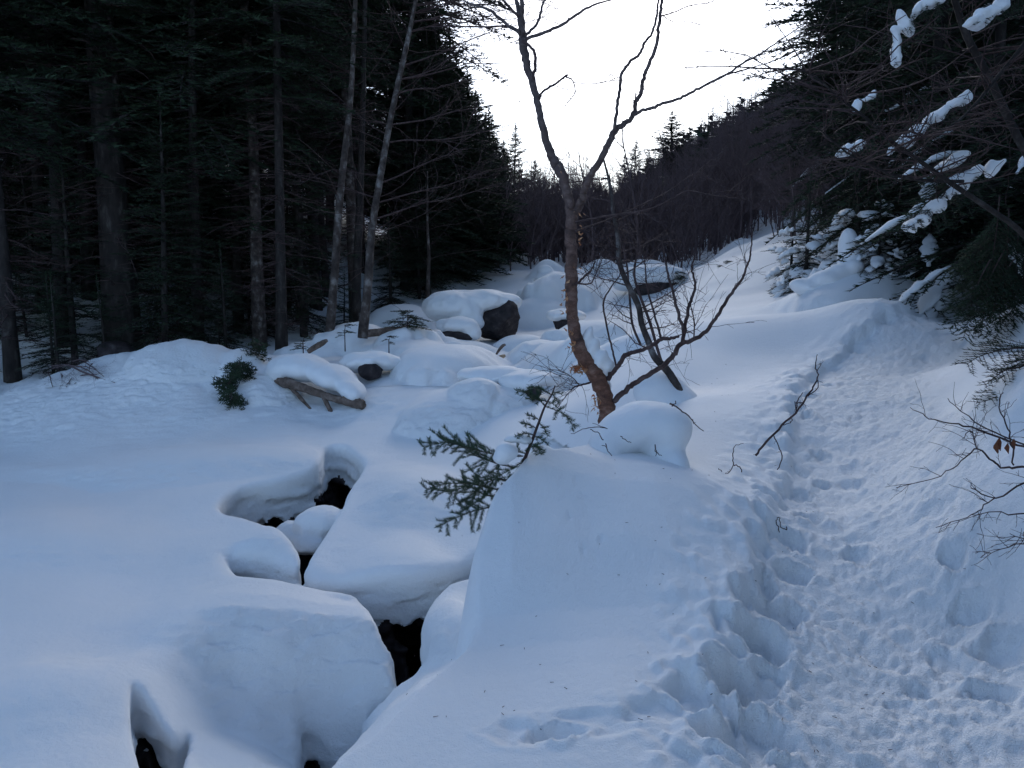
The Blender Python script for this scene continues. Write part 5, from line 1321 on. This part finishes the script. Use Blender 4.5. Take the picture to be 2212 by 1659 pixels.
# dark fir shrub beside the snow bank
def fir_tuft(px, py, d, H, label, seed, n=14, name='fir_shrub', spread=.5, needle=.05, nw=.012):
    o = at(px, py, d); root = empty(name, o, 0, label, 'fir shrub'); g = np.random.RandomState(seed)
    st = MB(); cr = MB(); st.tube([(0, 0, -.2), (0, 0, H * .5), (.02, 0, H * .8)], [.012, .008, .003], 6)
    for k in range(n):
        a = g.rand() * 6.28; z = H * g.uniform(.05, 1)
        B = curve_pts((0, 0, z), (math.cos(a), math.sin(a), .15), spread * g.uniform(.35, 1), 4, g, .5, .08)
        frond(cr, st, B, g, needle, nw, .045, .012, .55, .006)
    st.build('stem', M['twig'], root); cr.build('foliage', M['needles'], root, False)
    return root
for args, rot in (((500, 872, 11.2, .30, 'lowest clump of the dark fir shrub spilling down the low snow bank', 3, 20), (.9, .5, 0)), ((492, 838, 11.45, .30, 'middle clump of the dark fir shrub, right behind the snapped stub', 33, 22), (.8, .7, 0)),
                  ((520, 815, 11.7, .34, 'uppermost clump of the dark fir shrub at the rim of the low snow bank', 34, 30), (.6, .2, 0)), ((545, 790, 12.3, .4, 'dark fir clump behind the low snow bank, left of the propped log', 4, 30), (.2, .4, 0))):
    o = fir_tuft(*args, spread=.27, needle=.055, nw=.015); o.rotation_euler = rot
fir_tuft(745, 735, 13.8, .35, 'small fir tuft between the two pale trunks', 5, 10, spread=.25)
fir_tuft(880, 715, 14.8, .4, 'brown green fir scrub at the right end of the dark log', 6, 26, spread=.5)
fir_tuft(655, 755, 13.2, .25, 'low fir sprig above the snow cushion of the propped log', 7, 9, spread=.25)
fir_tuft(840, 745, 13.6, .16, 'little fir sprig on the snow below the dark log', 8, 8, spread=.2)
fir_tuft(1170, 645, 21.5, .5, 'fir scrub poking from the lumpy snow covered rock', 9, 16, spread=.45, needle=.08, nw=.02)
fir_tuft(1455, 625, 22.2, .5, 'fir scrub under the broad snowy ledge on the slope', 10, 18, spread=.45, needle=.08, nw=.02)
fir_tuft(1560, 620, 20, .7, 'small fir at the edge of the open slope by the thicket', 13, 18, spread=.4, needle=.07, nw=.018)

# ------------------------------------------------------------------ near boughs on the right
def near_bough(lines, label, seed, snow=(), needle=.028, nw=.0048, name='fir_bough', step=.035, bl=.0042, spread=.42, up=(0, -.3, .95)):
    o = at(*lines[0][0]); root = empty(name, o, 0, label, 'fir bough'); g = np.random.RandomState(seed)
    for ln in lines:
        S = np.array(smooth_line([at(*q) - o for q in ln], 4)); br = MB(); nd = MB()
        frond(nd, br, S, g, needle, nw, step, bl, spread, .009, up=np.array(up), sag=.6, first=.1)
        bo = br.build('branch', M['twig'], root, False); nn = nd.build('needles', M['needles'], bo, False); nn['kind'] = 'stuff'
    for el in snow:
        blobs('snow_lump', [(at(a, b + 3, d) - o, (r[0] * .88, r[1] * .7, r[2] * .9), 0, t) for a, b, d, r, t in el], 'snow', root, .011, .03, (.026, .09), None, None, seed)
    return root
near_bough([[(2330, 770, 4.6), (2230, 752, 4.55), (2170, 755, 4.5), (2120, 768, 4.45), (2090, 785, 4.4)], [(2250, 756, 4.55), (2210, 790, 4.5), (2170, 800, 4.45), (2130, 830, 4.4)], [(2260, 790, 4.6), (2212, 810, 4.5), (2180, 840, 4.45), (2140, 862, 4.4), (2110, 870, 4.4)], [(2280, 770, 4.6), (2215, 775, 4.55), (2170, 790, 4.5)]],
           'dark fir bough low over the right side of the path, above the bare bush', 21)
near_bough([[(2160, 420, 8.0), (2150, 520, 8.0), (2130, 600, 7.9), (2090, 660, 7.8), (2052, 710, 7.7)], [(2180, 450, 8.1), (2175, 560, 8), (2165, 650, 7.9), (2150, 740, 7.8)], [(2200, 500, 8.1), (2195, 600, 8), (2190, 680, 7.9), (2195, 720, 7.9)], [(2140, 560, 7.9), (2110, 620, 7.9), (2090, 700, 7.8), (2080, 735, 7.8)], [(2170, 540, 7.9), (2140, 600, 7.9), (2128, 660, 7.8), (2120, 725, 7.8)], [(2190, 560, 7.9), (2160, 610, 7.9), (2140, 690, 7.8), (2105, 715, 7.8)], [(2212, 560, 8), (2205, 640, 7.9), (2160, 700, 7.9)], [(2150, 480, 8.1), (2100, 560, 8.1), (2060, 600, 8)]],
           'dense black hanging fir bough beside the end of the snow hump', 22, needle=.05, nw=.012, step=.05, bl=.008, spread=.5)
near_bough([[(2140, 320, 6.6), (2110, 345, 6.6), (2070, 380, 6.5), (2030, 430, 6.4), (1985, 475, 6.3), (1952, 500, 6.2)], [(2090, 362, 6.5), (2080, 400, 6.5), (2060, 440, 6.5)], [(2050, 400, 6.5), (2000, 440, 6.5), (1960, 490, 6.4)]],
           'long snow laden fir bough slanting down to the left, lowest of the big three', 23, needle=.035, nw=.007, bl=.006,
           snow=([(2090, 375, 6.5, (.16, .10, .055), .5), (2072, 400, 6.5, (.10, .09, .055), .9), (2045, 420, 6.45, (.12, .09, .05), .8), (2015, 447, 6.4, (.13, .10, .06), .6), (1985, 473, 6.35, (.12, .10, .05), .6), (1965, 490, 6.3, (.08, .08, .04), .5)], [(2050, 352, 6.6, (.13, .1, .05), .5), (2080, 335, 6.6, (.10, .09, .045), .4)], [(2145, 360, 6.6, (.09, .08, .05), .6)]))
near_bough([[(2110, 190, 6.8), (2080, 215, 6.8), (2040, 240, 6.7), (2000, 270, 6.6), (1960, 295, 6.5), (1920, 328, 6.4)], [(2010, 262, 6.6), (1985, 300, 6.6), (1950, 325, 6.5)]],
           'snow laden fir bough slanting down to the left, above the lowest one', 24, needle=.035, nw=.007, bl=.006,
           snow=([(2085, 212, 6.8, (.09, .08, .04), .6), (2060, 222, 6.75, (.10, .09, .04), .5), (2025, 245, 6.7, (.12, .09, .045), .6), (2000, 265, 6.6, (.09, .08, .045), .8), (1975, 290, 6.55, (.13, .10, .06), .5), (1945, 310, 6.45, (.10, .09, .05), .5), (1925, 325, 6.4, (.05, .06, .03), .5)],))
near_bough([[(2060, -40, 6.6), (2000, 5, 6.6), (1965, 35, 6.6), (1940, 70, 6.6), (1932, 105, 6.6), (1938, 138, 6.6)], [(2040, -10, 6.6), (2010, 40, 6.5), (1990, 90, 6.5)]],
           'arched snow laden fir bough at the top right, bending downwards', 25, needle=.035, nw=.007, bl=.006,
           snow=([(2010, 2, 6.6, (.16, .12, .05), .3), (1980, 22, 6.6, (.10, .09, .05), .8), (1955, 50, 6.6, (.05, .08, .13), 0.5), (1937, 82, 6.6, (.045, .07, .11), .15), (1936, 115, 6.6, (.03, .05, .06), 0), (1940, 134, 6.6, (.03, .05, .04), 0)],))
near_bough([[(2240, -30, 6.4), (2180, 5, 6.4), (2130, 35, 6.3), (2095, 50, 6.2)]], 'thick snow laden fir bough in the top right corner', 26, needle=.035, nw=.007, bl=.006,
           snow=([(2160, 12, 6.4, (.14, .11, .05), .6), (2125, 32, 6.3, (.15, .11, .07), .6), (2103, 45, 6.2, (.08, .08, .04), .4)],))
near_bough([[(1905, 285, 9), (1880, 300, 9), (1850, 318, 8.9), (1815, 330, 8.8)]], 'small snowy fir bough left of the three big snowy ones', 27, needle=.05, nw=.012, bl=.010,
           snow=([(1860, 308, 9, (.14, .1, .05), .5), (1832, 320, 8.9, (.13, .1, .06), .6)], [(1885, 290, 9, (.07, .06, .03), .5)]))
near_bough([[(1905, 195, 9), (1885, 212, 9), (1868, 228, 9), (1850, 240, 9)]], 'tiny snowy fir bough above the small snowy one', 28, needle=.05, nw=.012, bl=.010,
           snow=([(1880, 207, 9, (.08, .07, .035), .5)], [(1850, 228, 9, (.08, .07, .05), .9)]))
# bare tree on the right and its leaning sapling
traced_trunk('bare_tree', P_([(2330, 640, 9, 7.6), (2260, 420, 8.5, 7.4), (2192, 284, 8, 7.2), (2143, 181, 7.2, 7), (2110, 120, 7, 6.9), (2085, 70, 6.8, 6.8), (2062, 0, 6, 6.7), (2040, -70, 5, 6.6)]), 'bark_dark', 'leafless tree leaning left across the upper right corner', 'bare tree', None, boughs=26, seed=41, bl=1.6, brange=(.3, 1))
traced_trunk('bare_tree', P_([(2330, 640, 6, 6.6), (2212, 508, 5.6, 6.3), (2150, 460, 5.4, 6.2), (2062, 401, 5, 6), (1990, 350, 4.2, 5.9), (1927, 306, 3.6, 5.8), (1870, 255, 3, 5.7), (1817, 215, 2.6, 5.6), (1760, 165, 2, 5.5), (1719, 147, 1.3, 5.4)]), 'bark_dark', 'thin leafless trunk lying slantwise across the snowy boughs on the right', 'bare tree', None, boughs=30, seed=42, bl=1.0, brange=(.3, 1))
traced_trunk('bare_tree', P_([(2330, -60, 5, 6.4), (2240, 60, 4.2, 6.4), (2143, 181, 3.8, 6.3), (2101, 232, 3, 6.2), (2060, 268, 2.4, 6.1), (2006, 291, 1.6, 6), (1970, 287, 1, 5.9)]), 'bark_dark', 'thin curved bare stem crossing the leaning tree at the upper right', 'bare tree', None, boughs=14, seed=43, bl=.6, brange=(.3, 1))
traced_trunk('bare_tree', P_([(2080, 392, 4, 6.2), (2000, 390, 3.4, 6.1), (1930, 378, 3, 6), (1880, 355, 2.2, 5.9), (1830, 330, 1.7, 5.8), (1760, 270, 1.1, 5.7)]), 'bark_dark', 'thin pale dead limb running level into the thicket from the slanting trunk', 'bare tree', None, boughs=16, seed=44, bl=.6, brange=(.2, 1))

# ------------------------------------------------------------------ tell look-alikes in the same spot apart
_by = {}
for o in list(col.objects):
    if o.parent is None and o.get('label') and o.get('group'):
        _by.setdefault(o['label'], []).append(o)
_ord = ['leftmost', 'second', 'third', 'fourth', 'fifth', 'sixth', 'seventh', 'eighth', 'ninth', 'tenth', 'eleventh', 'twelfth', 'thirteenth', 'fourteenth', 'fifteenth', 'sixteenth', 'seventeenth', 'eighteenth', 'nineteenth', 'twentieth']
for lb, os_ in _by.items():
    if len(os_) < 2: continue
    os_.sort(key=lambda o: o.location.x / max(o.location.y, .1))
    for i, o in enumerate(os_):
        o['label'] = lb + ', ' + (_ord[min(i, 19)] if i == 0 else _ord[min(i, 19)] + ' from left')
